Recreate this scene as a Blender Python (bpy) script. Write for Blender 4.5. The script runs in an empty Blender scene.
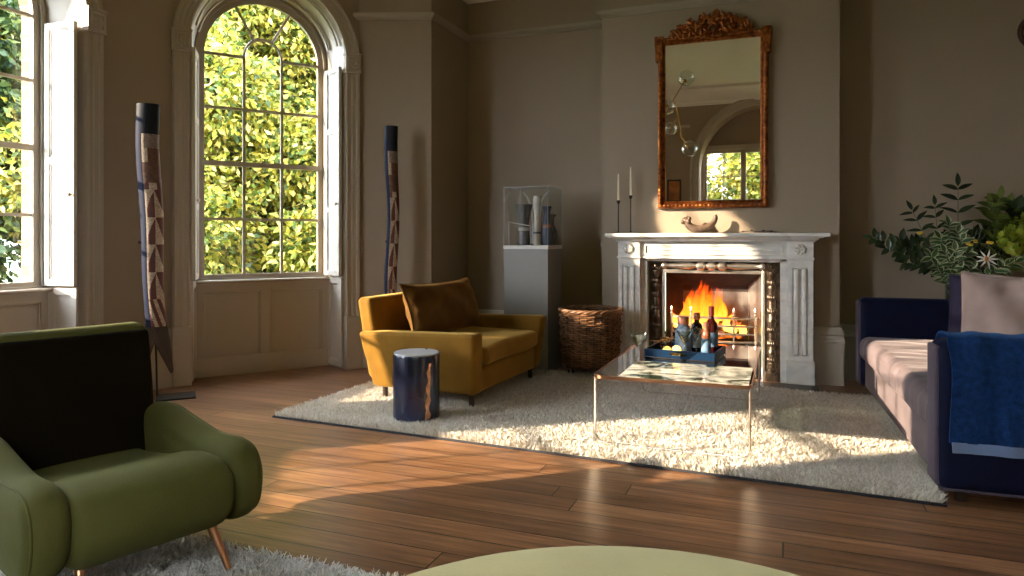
import bpy, bmesh, math, random
import numpy as np
from math import sin, cos, pi, radians, sqrt, atan2
from mathutils import Vector, Matrix

random.seed(7)
RNG = np.random.default_rng(11)
SC = bpy.context.scene
COL = SC.collection

# ------------------------------------------------------------------ materials
def nt(m):
    m.use_nodes = True
    return m.node_tree.nodes, m.node_tree.links

def mat(name, col, rough=0.6, metal=0.0, sheen=0.0, sheen_tint=None, var=0.0, vscale=6.0, bump=0.0, bscale=40.0,
        spec=0.5, stretch=(1, 1, 1), emis=None, estr=0.0, coat=0.0, col2=None, detail=4.0):
    m = bpy.data.materials.new(name)
    N, L = nt(m)
    b = N['Principled BSDF']
    b.inputs['Base Color'].default_value = (*col, 1)
    b.inputs['Roughness'].default_value = rough
    b.inputs['Metallic'].default_value = metal
    b.inputs['Specular IOR Level'].default_value = spec
    b.inputs['Coat Weight'].default_value = coat
    if sheen:
        b.inputs['Sheen Weight'].default_value = sheen
        b.inputs['Sheen Roughness'].default_value = 0.35
        b.inputs['Sheen Tint'].default_value = (*(sheen_tint or col), 1)
    if emis:
        b.inputs['Emission Color'].default_value = (*emis, 1)
        b.inputs['Emission Strength'].default_value = estr
    if var or bump or col2:
        tc = N.new('ShaderNodeTexCoord')
        mp = N.new('ShaderNodeMapping')
        mp.inputs['Scale'].default_value = stretch
        L.new(tc.outputs['Object'], mp.inputs['Vector'])
    if var or col2:
        nz = N.new('ShaderNodeTexNoise')
        nz.inputs['Scale'].default_value = vscale
        nz.inputs['Detail'].default_value = detail
        L.new(mp.outputs[0], nz.inputs['Vector'])
        rp = N.new('ShaderNodeValToRGB')
        rp.color_ramp.elements[0].position = 0.3
        rp.color_ramp.elements[1].position = 0.7
        c2 = col2 or tuple(min(1, c * (1 + var)) for c in col)
        c1 = col if col2 else tuple(c * (1 - var) for c in col)
        rp.color_ramp.elements[0].color = (*c1, 1)
        rp.color_ramp.elements[1].color = (*c2, 1)
        L.new(nz.outputs['Fac'], rp.inputs['Fac'])
        L.new(rp.outputs['Color'], b.inputs['Base Color'])
    if bump:
        n2 = N.new('ShaderNodeTexNoise')
        n2.inputs['Scale'].default_value = bscale
        n2.inputs['Detail'].default_value = 3
        L.new(mp.outputs[0], n2.inputs['Vector'])
        bp = N.new('ShaderNodeBump')
        bp.inputs['Strength'].default_value = bump
        bp.inputs['Distance'].default_value = 0.01
        L.new(n2.outputs['Fac'], bp.inputs['Height'])
        L.new(bp.outputs['Normal'], b.inputs['Normal'])
    return m

def glass(name, tint=(1, 1, 1), refl=0.06, rough=0.0, mul=1.6):
    m = bpy.data.materials.new(name)
    N, L = nt(m)
    N.remove(N['Principled BSDF'])
    out = N['Material Output']
    tr = N.new('ShaderNodeBsdfTransparent'); tr.inputs[0].default_value = (*tint, 1)
    gl = N.new('ShaderNodeBsdfGlossy'); gl.inputs['Roughness'].default_value = rough
    fr = N.new('ShaderNodeLayerWeight'); fr.inputs['Blend'].default_value = 0.5
    pw = N.new('ShaderNodeMath'); pw.operation = 'POWER'; pw.inputs[1].default_value = 3.0
    ml = N.new('ShaderNodeMath'); ml.operation = 'MULTIPLY_ADD'; ml.inputs[1].default_value = mul; ml.inputs[2].default_value = refl
    ml.use_clamp = True
    mx = N.new('ShaderNodeMixShader')
    L.new(fr.outputs['Facing'], pw.inputs[0]); L.new(pw.outputs[0], ml.inputs[0]); L.new(ml.outputs[0], mx.inputs[0])
    L.new(tr.outputs[0], mx.inputs[1]); L.new(gl.outputs[0], mx.inputs[2]); L.new(mx.outputs[0], out.inputs['Surface'])
    return m

def leafmat(name, ramp, trans=0.35, rough=0.5):
    m = bpy.data.materials.new(name)
    N, L = nt(m)
    b = N['Principled BSDF']; b.inputs['Roughness'].default_value = rough
    out = N['Material Output']
    g = N.new('ShaderNodeNewGeometry')
    rp = N.new('ShaderNodeValToRGB')
    el = rp.color_ramp.elements
    while len(el) < len(ramp): el.new(0.5)
    for e, (p, c) in zip(el, ramp):
        e.position = p; e.color = (*c, 1)
    L.new(g.outputs['Random Per Island'], rp.inputs['Fac'])
    L.new(rp.outputs[0], b.inputs['Base Color'])
    t = N.new('ShaderNodeBsdfTranslucent'); L.new(rp.outputs[0], t.inputs['Color'])
    mx = N.new('ShaderNodeMixShader'); mx.inputs[0].default_value = trans
    L.new(b.outputs[0], mx.inputs[1]); L.new(t.outputs[0], mx.inputs[2]); L.new(mx.outputs[0], out.inputs['Surface'])
    return m

def floor_mat():
    m = bpy.data.materials.new('oak_boards')
    N, L = nt(m); b = N['Principled BSDF']
    tc = N.new('ShaderNodeTexCoord')
    br = N.new('ShaderNodeTexBrick')
    br.inputs['Scale'].default_value = 1.0
    br.inputs['Brick Width'].default_value = 2.7
    br.inputs['Row Height'].default_value = 0.135
    br.inputs['Mortar Size'].default_value = 0.0035
    br.inputs['Mortar Smooth'].default_value = 0.2
    br.offset = 0.0; br.offset_frequency = 1
    sx = N.new('ShaderNodeSeparateXYZ'); L.new(tc.outputs['Object'], sx.inputs[0])
    dv = N.new('ShaderNodeMath'); dv.operation = 'DIVIDE'; dv.inputs[1].default_value = 0.135; L.new(sx.outputs['Y'], dv.inputs[0])
    fl = N.new('ShaderNodeMath'); fl.operation = 'FLOOR'; L.new(dv.outputs[0], fl.inputs[0])
    wn = N.new('ShaderNodeTexWhiteNoise'); wn.noise_dimensions = '1D'; L.new(fl.outputs[0], wn.inputs['W'])
    ma = N.new('ShaderNodeMath'); ma.operation = 'MULTIPLY_ADD'; ma.inputs[1].default_value = 2.7; L.new(wn.outputs['Value'], ma.inputs[0]); L.new(sx.outputs['X'], ma.inputs[2])
    cx_ = N.new('ShaderNodeCombineXYZ'); L.new(ma.outputs[0], cx_.inputs['X']); L.new(sx.outputs['Y'], cx_.inputs['Y'])
    br.inputs['Color1'].default_value = (0.0, 0.0, 0.0, 1)
    br.inputs['Color2'].default_value = (1, 1, 1, 1)
    br.inputs['Mortar'].default_value = (0.5, 0.5, 0.5, 1)
    L.new(cx_.outputs[0], br.inputs['Vector'])
    mp = N.new('ShaderNodeMapping'); mp.inputs['Scale'].default_value = (0.9, 14, 1)
    L.new(tc.outputs['Object'], mp.inputs['Vector'])
    ad = N.new('ShaderNodeVectorMath'); ad.operation = 'ADD'
    sc = N.new('ShaderNodeVectorMath'); sc.operation = 'SCALE'; sc.inputs['Scale'].default_value = 7.0
    L.new(br.outputs['Color'], sc.inputs[0]); L.new(mp.outputs[0], ad.inputs[0]); L.new(sc.outputs[0], ad.inputs[1])
    nz = N.new('ShaderNodeTexNoise'); nz.inputs['Scale'].default_value = 2.2; nz.inputs['Detail'].default_value = 7; nz.inputs['Roughness'].default_value = 0.65
    L.new(ad.outputs[0], nz.inputs['Vector'])
    rp = N.new('ShaderNodeValToRGB'); e = rp.color_ramp.elements
    e[0].position = 0.28; e[0].color = (0.085, 0.036, 0.016, 1)
    e[1].position = 0.72; e[1].color = (0.38, 0.20, 0.095, 1)
    k = e.new(0.5); k.color = (0.225, 0.105, 0.046, 1)
    L.new(nz.outputs['Fac'], rp.inputs['Fac'])
    # board to board tone
    mt = N.new('ShaderNodeMapRange'); mt.inputs['To Min'].default_value = 0.72; mt.inputs['To Max'].default_value = 1.2
    L.new(br.outputs['Color'], mt.inputs['Value'])
    m1 = N.new('ShaderNodeMix'); m1.data_type = 'RGBA'; m1.blend_type = 'MULTIPLY'; m1.inputs['Factor'].default_value = 1
    L.new(rp.outputs['Color'], m1.inputs[6]); L.new(mt.outputs['Result'], m1.inputs[7])
    m2 = N.new('ShaderNodeMix'); m2.data_type = 'RGBA'
    L.new(br.outputs['Fac'], m2.inputs['Factor']); L.new(m1.outputs[2], m2.inputs[6]); m2.inputs[7].default_value = (0.012, 0.006, 0.004, 1)
    L.new(m2.outputs[2], b.inputs['Base Color'])
    rr = N.new('ShaderNodeMapRange'); rr.inputs['To Min'].default_value = 0.24; rr.inputs['To Max'].default_value = 0.44
    L.new(nz.outputs['Fac'], rr.inputs['Value']); L.new(rr.outputs['Result'], b.inputs['Roughness'])
    bp = N.new('ShaderNodeBump'); bp.inputs['Strength'].default_value = 0.25; bp.inputs['Distance'].default_value = 0.003
    iv = N.new('ShaderNodeMath'); iv.operation = 'SUBTRACT'; iv.inputs[0].default_value = 1
    mm = N.new('ShaderNodeMath'); mm.operation = 'MULTIPLY_ADD'; mm.inputs[1].default_value = 0.25
    L.new(br.outputs['Fac'], iv.inputs[1]); L.new(nz.outputs['Fac'], mm.inputs[0]); L.new(iv.outputs[0], mm.inputs[2])
    L.new(mm.outputs[0], bp.inputs['Height']); L.new(bp.outputs[0], b.inputs['Normal'])
    return m

def brick_mat():
    m = bpy.data.materials.new('red_brick')
    N, L = nt(m); b = N['Principled BSDF']; b.inputs['Roughness'].default_value = 0.9
    tc = N.new('ShaderNodeTexCoord'); br = N.new('ShaderNodeTexBrick')
    sw = N.new('ShaderNodeMapping'); sw.inputs['Rotation'].default_value = (radians(90), 0, radians(40))
    L.new(tc.outputs['Object'], sw.inputs['Vector']); L.new(sw.outputs[0], br.inputs['Vector'])
    br.inputs['Scale'].default_value = 1; br.inputs['Brick Width'].default_value = 0.22; br.inputs['Row Height'].default_value = 0.075
    br.inputs['Mortar Size'].default_value = 0.006
    br.inputs['Color1'].default_value = (0.20, 0.085, 0.045, 1); br.inputs['Color2'].default_value = (0.25, 0.13, 0.075, 1)
    br.inputs['Mortar'].default_value = (0.22, 0.19, 0.16, 1)
    L.new(br.outputs['Color'], b.inputs['Base Color'])
    return m

def marble_mat(name, c1, c2, scale=3.0, rough=0.25, pos=(0.42, 0.62)):
    m = bpy.data.materials.new(name)
    N, L = nt(m); b = N['Principled BSDF']; b.inputs['Roughness'].default_value = rough
    tc = N.new('ShaderNodeTexCoord')
    n1 = N.new('ShaderNodeTexNoise'); n1.inputs['Scale'].default_value = scale; n1.inputs['Detail'].default_value = 8; n1.inputs['Roughness'].default_value = 0.6
    n1.inputs['Distortion'].default_value = 1.6
    mp = N.new('ShaderNodeMapping'); mp.inputs['Scale'].default_value = (1, 1, 2.2); mp.inputs['Rotation'].default_value = (0.3, 0.5, 0.2)
    L.new(tc.outputs['Object'], mp.inputs['Vector']); L.new(mp.outputs[0], n1.inputs['Vector'])
    rp = N.new('ShaderNodeValToRGB'); e = rp.color_ramp.elements
    e[0].position = pos[0]; e[0].color = (*c2, 1); e[1].position = pos[1]; e[1].color = (*c1, 1)
    L.new(n1.outputs['Fac'], rp.inputs['Fac']); L.new(rp.outputs[0], b.inputs['Base Color'])
    return m

def flame_mat():
    m = bpy.data.materials.new('flame')
    N, L = nt(m); N.remove(N['Principled BSDF']); out = N['Material Output']
    tc = N.new('ShaderNodeTexCoord')
    sp = N.new('ShaderNodeSeparateXYZ'); L.new(tc.outputs['Generated'], sp.inputs[0])
    mp = N.new('ShaderNodeMapping'); mp.inputs['Scale'].default_value = (9, 9, 3.2)
    L.new(tc.outputs['Object'], mp.inputs['Vector'])
    nz = N.new('ShaderNodeTexNoise'); nz.inputs['Scale'].default_value = 1.6; nz.inputs['Detail'].default_value = 4; nz.inputs['Distortion'].default_value = 0.9
    L.new(mp.outputs[0], nz.inputs['Vector'])
    h = N.new('ShaderNodeMath'); h.operation = 'MULTIPLY_ADD'; h.inputs[1].default_value = 0.62
    L.new(nz.outputs['Fac'], h.inputs[0]); L.new(sp.outputs['Z'], h.inputs[2])
    rp = N.new('ShaderNodeValToRGB'); e = rp.color_ramp.elements
    e[0].position = 0.34; e[0].color = (1, 0.50, 0.08, 1)
    e[1].position = 1.0; e[1].color = (0.75, 0.04, 0.0, 1)
    k = e.new(0.6); k.color = (1, 0.17, 0.01, 1)
    L.new(h.outputs[0], rp.inputs['Fac'])
    em = N.new('ShaderNodeEmission'); em.inputs['Strength'].default_value = 2.0
    L.new(rp.outputs[0], em.inputs['Color'])
    tr = N.new('ShaderNodeBsdfTransparent')
    al = N.new('ShaderNodeValToRGB'); a = al.color_ramp.elements
    a[0].position = 0.70; a[0].color = (1, 1, 1, 1); a[1].position = 1.0; a[1].color = (0, 0, 0, 1)
    L.new(h.outputs[0], al.inputs['Fac'])
    lw = N.new('ShaderNodeLayerWeight'); lw.inputs['Blend'].default_value = 0.5
    fl = N.new('ShaderNodeMath'); fl.operation = 'SUBTRACT'; fl.inputs[0].default_value = 1.05
    L.new(lw.outputs['Facing'], fl.inputs[1])
    mu = N.new('ShaderNodeMath'); mu.operation = 'MULTIPLY'; mu.use_clamp = True
    L.new(fl.outputs[0], mu.inputs[0]); L.new(al.outputs[0], mu.inputs[1])
    mx = N.new('ShaderNodeMixShader'); L.new(mu.outputs[0], mx.inputs[0])
    L.new(tr.outputs[0], mx.inputs[1]); L.new(em.outputs[0], mx.inputs[2]); L.new(mx.outputs[0], out.inputs['Surface'])
    return m

def ember_mat():
    m = bpy.data.materials.new('ember')
    N, L = nt(m); b = N['Principled BSDF']; b.inputs['Roughness'].default_value = 0.95
    tc = N.new('ShaderNodeTexCoord'); nz = N.new('ShaderNodeTexNoise'); nz.inputs['Scale'].default_value = 16; nz.inputs['Detail'].default_value = 4
    L.new(tc.outputs['Object'], nz.inputs['Vector'])
    rp = N.new('ShaderNodeValToRGB'); e = rp.color_ramp.elements
    e[0].position = 0.48; e[0].color = (0.02, 0.002, 0, 1); e[1].position = 0.68; e[1].color = (1, 0.20, 0.02, 1)
    L.new(nz.outputs['Fac'], rp.inputs['Fac'])
    b.inputs['Base Color'].default_value = (0.05, 0.03, 0.02, 1)
    L.new(rp.outputs[0], b.inputs['Emission Color']); b.inputs['Emission Strength'].default_value = 1.0
    return m

WALL = mat('taupe_wall_paint', (0.290, 0.225, 0.158), 0.62, var=0.05, vscale=1.2, bump=0.03, bscale=90)
JOIN = mat('taupe_joinery_paint', (0.40, 0.345, 0.275), 0.38, var=0.03, vscale=2)
SHUT = mat('pale_shutter_paint', (0.50, 0.46, 0.40), 0.38, var=0.03, vscale=2)
SASH = mat('grey_sash_paint', (0.40, 0.36, 0.30), 0.4)
CEIL = mat('ceiling_white', (0.72, 0.69, 0.63), 0.8)
FLOOR = floor_mat()
BRICK = brick_mat()
PANE = glass('window_pane', (0.97, 0.98, 0.97), 0.03, mul=0.5)
STONEOUT = mat('rendered_stone', (0.45, 0.40, 0.33), 0.9, var=0.15, vscale=8)
MARBLE = marble_mat('white_marble', (0.70, 0.67, 0.62), (0.54, 0.52, 0.50), 3.2, 0.3, (0.32, 0.55))
IRON = mat('cast_iron', (0.10, 0.075, 0.055), 0.38, 0.85, var=0.5, vscale=25, bump=0.4, bscale=60)
STEEL = mat('polished_steel', (0.62, 0.56, 0.50), 0.3, 0.9, var=0.12, vscale=14)
SOOT_SHADE = mat('sooty_shaded_firebrick', (0.030, 0.020, 0.016), 0.9, var=0.5, vscale=9, bump=0.4, bscale=20)
FIREBACK = mat('pale_fireback', (0.22, 0.19, 0.165), 0.7, col2=(0.06, 0.048, 0.04), vscale=5)
GILT = mat('red_gilt', (0.46, 0.165, 0.038), 0.33, 0.9, col2=(0.11, 0.020, 0.009), vscale=26, bump=0.4, bscale=55)
MIRROR = mat('mirror_silver', (0.88, 0.86, 0.84), 0.012, 1.0)
MUSTARD = mat('mustard_velvet', (0.205, 0.102, 0.013), 0.75, spec=0.12, sheen=0.55, sheen_tint=(0.95, 0.65, 0.2), var=0.16, vscale=7, bump=0.12, bscale=160)
BRONZE = mat('bronze_velvet', (0.105, 0.048, 0.010), 0.7, spec=0.12, sheen=0.5, sheen_tint=(0.85, 0.45, 0.12), var=0.3, vscale=7, bump=0.12, bscale=160)
OLIVE = mat('olive_velvet', (0.080, 0.080, 0.021), 0.8, spec=0.12, sheen=0.10, sheen_tint=(0.75, 0.8, 0.42), var=0.09, vscale=6, bump=0.15, bscale=140)
OLIVE_SHADED = mat('shaded_olive_velvet', (0.008, 0.006, 0.003), 0.95, spec=0.05, sheen=0.02, sheen_tint=(0.6, 0.55, 0.2), var=0.15, vscale=5)  # olive taken near black, shade put into the colour
OLIVEP = mat('pale_olive_velvet', (0.49, 0.43, 0.23), 0.8, spec=0.12, sheen=0.25, sheen_tint=(0.8, 0.8, 0.45), var=0.07, vscale=4, bump=0.1, bscale=120)
NAVY = mat('navy_velvet', (0.003, 0.005, 0.020), 0.75, spec=0.12, sheen=0.06, sheen_tint=(0.3, 0.32, 0.62), var=0.3, vscale=6, bump=0.08, bscale=140)
MAUVE = mat('mauve_velvet', (0.125, 0.098, 0.102), 0.75, spec=0.12, sheen=0.22, sheen_tint=(0.85, 0.76, 0.75), var=0.15, vscale=7, bump=0.1, bscale=120)
PINK = mat('pink_linen', (0.33, 0.235, 0.205), 0.85, spec=0.12, sheen=0.2, sheen_tint=(0.9, 0.8, 0.75), var=0.07, vscale=12, bump=0.15, bscale=200)
BLUEKNIT = mat('blue_wool', (0.008, 0.032, 0.12), 0.95, spec=0.1, sheen=0.4, sheen_tint=(0.15, 0.4, 0.85), var=0.35, vscale=40, bump=0.5, bscale=220)
BLUEHEM = mat('pale_blue_hem', (0.15, 0.22, 0.38), 0.9, sheen=0.3, sheen_tint=(0.5, 0.6, 0.8), bump=0.3, bscale=220)
DARKWOOD = mat('dark_wood', (0.028, 0.016, 0.010), 0.4, var=0.3, vscale=10)
BRASS = mat('brass', (0.65, 0.38, 0.14), 0.25, 1.0)
COPPER = mat('copper_edge', (0.50, 0.27, 0.15), 0.3, 1.0)
NICKEL = mat('satin_nickel', (0.55, 0.48, 0.40), 0.28, 1.0)
RUGC = leafmat('cream_wool', [(0, (0.56, 0.50, 0.42)), (0.5, (0.72, 0.67, 0.58)), (1, (0.84, 0.80, 0.72))], 0.25, 0.9)
RUGBASE = mat('cream_backing', (0.40, 0.36, 0.30), 0.95)
RUGG = leafmat('grey_wool', [(0, (0.52, 0.50, 0.48)), (0.5, (0.68, 0.67, 0.64)), (1, (0.82, 0.81, 0.79))], 0.25, 0.9)
BIND = mat('dark_binding', (0.018, 0.018, 0.022), 0.9)
DRUM = mat('blue_black_lacquer', (0.004, 0.006, 0.016), 0.25, col2=(0.006, 0.016, 0.055), vscale=4, coat=0.3)
DRUMTOP = mat('pale_disc', (0.42, 0.44, 0.47), 0.35)
GOLDLEAF = mat('worn_copper_streak', (0.55, 0.28, 0.14), 0.5, 0.4, var=0.4, vscale=30)
PLINTH = mat('grey_plinth_paint', (0.235, 0.225, 0.21), 0.55)
PLINTHTOP = mat('plinth_white_slab', (0.60, 0.58, 0.54), 0.5)
ACRYL = glass('acrylic_case', (0.96, 0.97, 0.97), 0.02, mul=0.35)
GLASS = glass('clear_drink_glass', (0.90, 0.94, 0.95), 0.16, mul=1.4)
TABLEGLASS = glass('table_glass', (0.62, 0.74, 0.70), 0.12, 0.01, mul=1.5)
WICKER = mat('willow_wicker', (0.16, 0.075, 0.032), 0.5, var=0.6, vscale=14)
WICKERD = mat('dark_willow', (0.05, 0.025, 0.012), 0.8)
BLACK = mat('black_iron', (0.012, 0.012, 0.013), 0.45, 0.4)
WAX = mat('ivory_wax', (0.80, 0.70, 0.50), 0.5)
BONE = mat('bone_horn', (0.17, 0.105, 0.068), 0.5, col2=(0.06, 0.036, 0.024), vscale=22)
BONEW = mat('pale_ceramic', (0.55, 0.53, 0.50), 0.35, var=0.2, vscale=12)
CHAR = mat('charcoal_ceramic', (0.030, 0.032, 0.036), 0.35, var=0.4, vscale=14)
TEALC = mat('inky_blue_ceramic', (0.015, 0.035, 0.075), 0.3, var=0.4, vscale=14)
RUST = mat('rust_ceramic', (0.26, 0.10, 0.055), 0.5, var=0.4, vscale=20)
TRAYB = mat('blue_lacquer', (0.002, 0.016, 0.044), 0.35, spec=0.2)
TRAYIN = mat('dark_tray_bed', (0.02, 0.022, 0.028), 0.25)
REDGLASS = mat('red_wine_glass', (0.05, 0.006, 0.006), 0.08, coat=0.5)
BLUEGLASS = mat('pale_blue_glaze', (0.13, 0.18, 0.25), 0.25, var=0.3, vscale=30)
DKGLASS = mat('dark_bottle_glass', (0.010, 0.014, 0.022), 0.08, coat=0.5)
CAPCU = mat('copper_cap', (0.45, 0.17, 0.09), 0.4, 0.5)
LABELB = mat('blue_paper_label', (0.11, 0.20, 0.32), 0.7)
LABELW = mat('pale_paper_label', (0.50, 0.50, 0.47), 0.7)
LEMON = mat('lemon_rind', (0.75, 0.42, 0.03), 0.5)
LEMONIN = mat('lemon_flesh', (0.85, 0.62, 0.14), 0.4, var=0.15, vscale=80)
CARBON = mat('pole_black', (0.008, 0.011, 0.018), 0.6, spec=0.15)
PBLUE = mat('pole_navy', (0.003, 0.007, 0.026), 0.65, spec=0.12)
PRED = mat('pole_oxblood', (0.075, 0.014, 0.009), 0.55, var=0.25, vscale=40)
PCREAM = mat('pole_hatched_cream', (0.37, 0.29, 0.22), 0.7, var=0.4, vscale=90)
PBROWN = mat('pole_umber', (0.085, 0.034, 0.018), 0.6, var=0.5, vscale=45)
PGREY = mat('pole_ash', (0.17, 0.13, 0.11), 0.7, var=0.35, vscale=80)
BARK = mat('bark', (0.07, 0.05, 0.035), 0.9, var=0.4, vscale=12)
LAWN = mat('lawn', (0.06, 0.09, 0.02), 0.95, var=0.4, vscale=3)
FLAME = flame_mat()
EMBER = ember_mat()
LEAF_Y = leafmat('autumn_leaves', [(0, (0.035, 0.07, 0.022)), (0.22, (0.11, 0.17, 0.03)), (0.45, (0.30, 0.32, 0.04)), (0.75, (0.56, 0.46, 0.06)), (1, (0.72, 0.62, 0.22))], 0.35)
LEAF_G = leafmat('green_leaves', [(0, (0.015, 0.04, 0.02)), (0.5, (0.05, 0.10, 0.03)), (1, (0.20, 0.25, 0.07))], 0.4)
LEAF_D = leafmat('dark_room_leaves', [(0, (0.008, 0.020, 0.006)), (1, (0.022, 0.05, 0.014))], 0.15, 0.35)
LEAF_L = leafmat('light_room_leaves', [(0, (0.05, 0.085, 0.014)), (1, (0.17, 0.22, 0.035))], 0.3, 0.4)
LEAF_VW = mat('variegated_edge', (0.36, 0.39, 0.22), 0.4)
LEAF_VG = mat('variegated_centre', (0.035, 0.085, 0.022), 0.35)
PETALY = leafmat('lime_petals', [(0, (0.22, 0.32, 0.025)), (1, (0.50, 0.52, 0.06))], 0.4)
PETALW = mat('white_petal', (0.62, 0.60, 0.52), 0.5)
FLORET = mat('orange_floret', (0.60, 0.20, 0.03), 0.5)
YELLOW = mat('yellow_bud', (0.65, 0.45, 0.03), 0.5)
STEMM = mat('green_stem', (0.05, 0.07, 0.02), 0.5)
PICORANGE = mat('orange_print', (0.55, 0.20, 0.05), 0.6, col2=(0.25, 0.08, 0.03), vscale=8)
HEARTH = mat('hearth_slate', (0.055, 0.048, 0.042), 0.45, var=0.25, vscale=6)
MAUVEW = mat('plum_mirror_frame', (0.055, 0.018, 0.012), 0.3, var=0.3, vscale=20)

# ------------------------------------------------------------------ mesh builder
class MB:
    def __init__(s):
        s.v = []; s.f = []; s.m = []
    def add(s, vs, fs, mi=0, M=None):
        b = len(s.v)
        if M is not None: vs = [M @ Vector(p) for p in vs]
        s.v += [tuple(p) for p in vs]
        s.f += [tuple(b + i for i in f) for f in fs]
        s.m += [mi] * len(fs)
        return s
    def box(s, x0, x1, y0, y1, z0, z1, mi=0, M=None):
        vs = [(x, y, z) for z in (z0, z1) for y in (y0, y1) for x in (x0, x1)]
        return s.add(vs, [(0, 2, 3, 1), (4, 5, 7, 6), (0, 1, 5, 4), (1, 3, 7, 5), (3, 2, 6, 7), (2, 0, 4, 6)], mi, M)
    def rbox(s, c, h, r, n=3, sub=2, fn=None, mi=0, M=None):
        r = min(r, min(h) * 0.999)
        ax = []
        for k in range(3):
            a = h[k] - r
            t = [a + r * math.tan(radians(45) * i / n) for i in range(n + 1)]
            ins = [(-a + 2 * a * i / (sub + 1)) for i in range(1, sub + 1)]
            ax.append([-x for x in reversed(t)] + ins + t)
        key = {}; vs = []; fs = []
        def vert(p):
            q = []
            inner = [max(-(h[k] - r), min(h[k] - r, p[k])) for k in range(3)]
            d = Vector([p[k] - inner[k] for k in range(3)])
            d = d.normalized() * r if d.length > 1e-9 else Vector((0, 0, 0))
            q = [inner[k] + d[k] for k in range(3)]
            kk = tuple(round(x, 5) for x in q)
            if kk not in key:
                key[kk] = len(vs)
                w = fn(*q) if fn else q
                vs.append((w[0] + c[0], w[1] + c[1], w[2] + c[2]))
            return key[kk]
        for k in range(3):
            i, j = (k + 1) % 3, (k + 2) % 3
            for sg in (-1, 1):
                A, B = ax[i], ax[j]
                for a in range(len(A) - 1):
                    for b in range(len(B) - 1):
                        q = []
                        for (da, db) in ((0, 0), (1, 0), (1, 1), (0, 1)):
                            p = [0, 0, 0]; p[k] = sg * h[k]; p[i] = A[a + da]; p[j] = B[b + db]
                            q.append(vert(p))
                        if sg < 0: q.reverse()
                        if len(set(q)) >= 3:
                            qq = []
                            for x in q:
                                if x not in qq: qq.append(x)
                            fs.append(qq)
        return s.add(vs, fs, mi, M)
    def tube(s, pts, rad, n=10, cap=True, mi=0, closed=False, M=None):
        P = [Vector(p) for p in pts]; k = len(P)
        R = rad if isinstance(rad, (list, tuple)) else [rad] * k
        vs = []; fs = []
        up = None
        for i in range(k):
            if closed: t = P[(i + 1) % k] - P[i - 1]
            else: t = P[min(i + 1, k - 1)] - P[max(i - 1, 0)]
            t = t.normalized() if t.length > 1e-9 else Vector((0, 0, 1))
            if up is None:
                up = Vector((0, 0, 1)) if abs(t.z) < 0.9 else Vector((1, 0, 0))
            a = up - t * up.dot(t)
            a = a.normalized() if a.length > 1e-6 else t.orthogonal().normalized()
            up = a
            b = t.cross(a)
            for j in range(n):
                an = 2 * pi * j / n
                vs.append(P[i] + (a * cos(an) + b * sin(an)) * R[i])
        for i in range(k if closed else k - 1):
            i2 = (i + 1) % k
            for j in range(n):
                j2 = (j + 1) % n
                fs.append((i * n + j, i * n + j2, i2 * n + j2, i2 * n + j))
        if cap and not closed:
            fs.append(tuple(range(n - 1, -1, -1))); fs.append(tuple((k - 1) * n + j for j in range(n)))
        return s.add(vs, fs, mi, M)
    def lathe(s, prof, n=24, c=(0, 0, 0), mi=0, M=None, axis=None):
        vs = []; fs = []; k = len(prof)
        for (r, z) in prof:
            r = max(r, 1e-4)
            for j in range(n):
                a = 2 * pi * j / n
                vs.append((c[0] + r * cos(a), c[1] + r * sin(a), c[2] + z))
        for i in range(k - 1):
            for j in range(n):
                j2 = (j + 1) % n
                fs.append((i * n + j, i * n + j2, (i + 1) * n + j2, (i + 1) * n + j))
        fs.append(tuple(range(n - 1, -1, -1))); fs.append(tuple((k - 1) * n + j for j in range(n)))
        return s.add(vs, fs, mi, M)
    def prism(s, poly, y0, y1, mi=0, M=None):
        # poly in (x,z), extruded along y
        n = len(poly)
        vs = [(x, y0, z) for x, z in poly] + [(x, y1, z) for x, z in poly]
        fs = [tuple(range(n)), tuple(range(2 * n - 1, n - 1, -1))] + [(i, i + n, (i + 1) % n + n, (i + 1) % n) for i in range(n)]
        return s.add(vs, fs, mi, M)
    def ball(s, c, r, n=10, mi=0, M=None, sq=(1, 1, 1)):
        prof = []
        vs = []; fs = []
        for i in range(n + 1):
            t = pi * i / n
            for j in range(2 * n):
                a = pi * j / n
                rr = max(sin(t), 1e-3)
                vs.append((c[0] + r * sq[0] * rr * cos(a), c[1] + r * sq[1] * rr * sin(a), c[2] - r * sq[2] * cos(t)))
        w = 2 * n
        for i in range(n):
            for j in range(w):
                fs.append((i * w + j, i * w + (j + 1) % w, (i + 1) * w + (j + 1) % w, (i + 1) * w + j))
        return s.add(vs, fs, mi, M)
    def pad(s, outline, t, r, puff=0.0, nr=5, M=None, mi=0):
        # rounded slab: closed outline in (x,z), thickness t along y, rounded rims
        O = [Vector((a, b)) for a, b in outline]; n = len(O)
        area = sum(O[i].x * O[(i + 1) % n].y - O[(i + 1) % n].x * O[i].y for i in range(n))
        nor = []
        for i in range(n):
            d = (O[(i + 1) % n] - O[i - 1]).normalized()
            nn = Vector((d.y, -d.x))
            nor.append(nn if area > 0 else -nn)
        cen = sum(O, Vector((0, 0))) / n
        rings = []
        for k in range(nr + 1):
            a = (pi / 2) * k / nr
            rings.append((-(t / 2 - r) - r * cos(a), r * (1 - sin(a))))
        rings += [(-y, ins) for (y, ins) in reversed(rings)]
        vs = []; fs = []
        for (y, ins) in rings:
            for i in range(n):
                p = O[i] - nor[i] * ins
                vs.append((p.x, y, p.y))
        m = len(rings)
        for k in range(m - 1):
            for i in range(n):
                fs.append((k * n + i, k * n + (i + 1) % n, (k + 1) * n + (i + 1) % n, (k + 1) * n + i))
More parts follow.
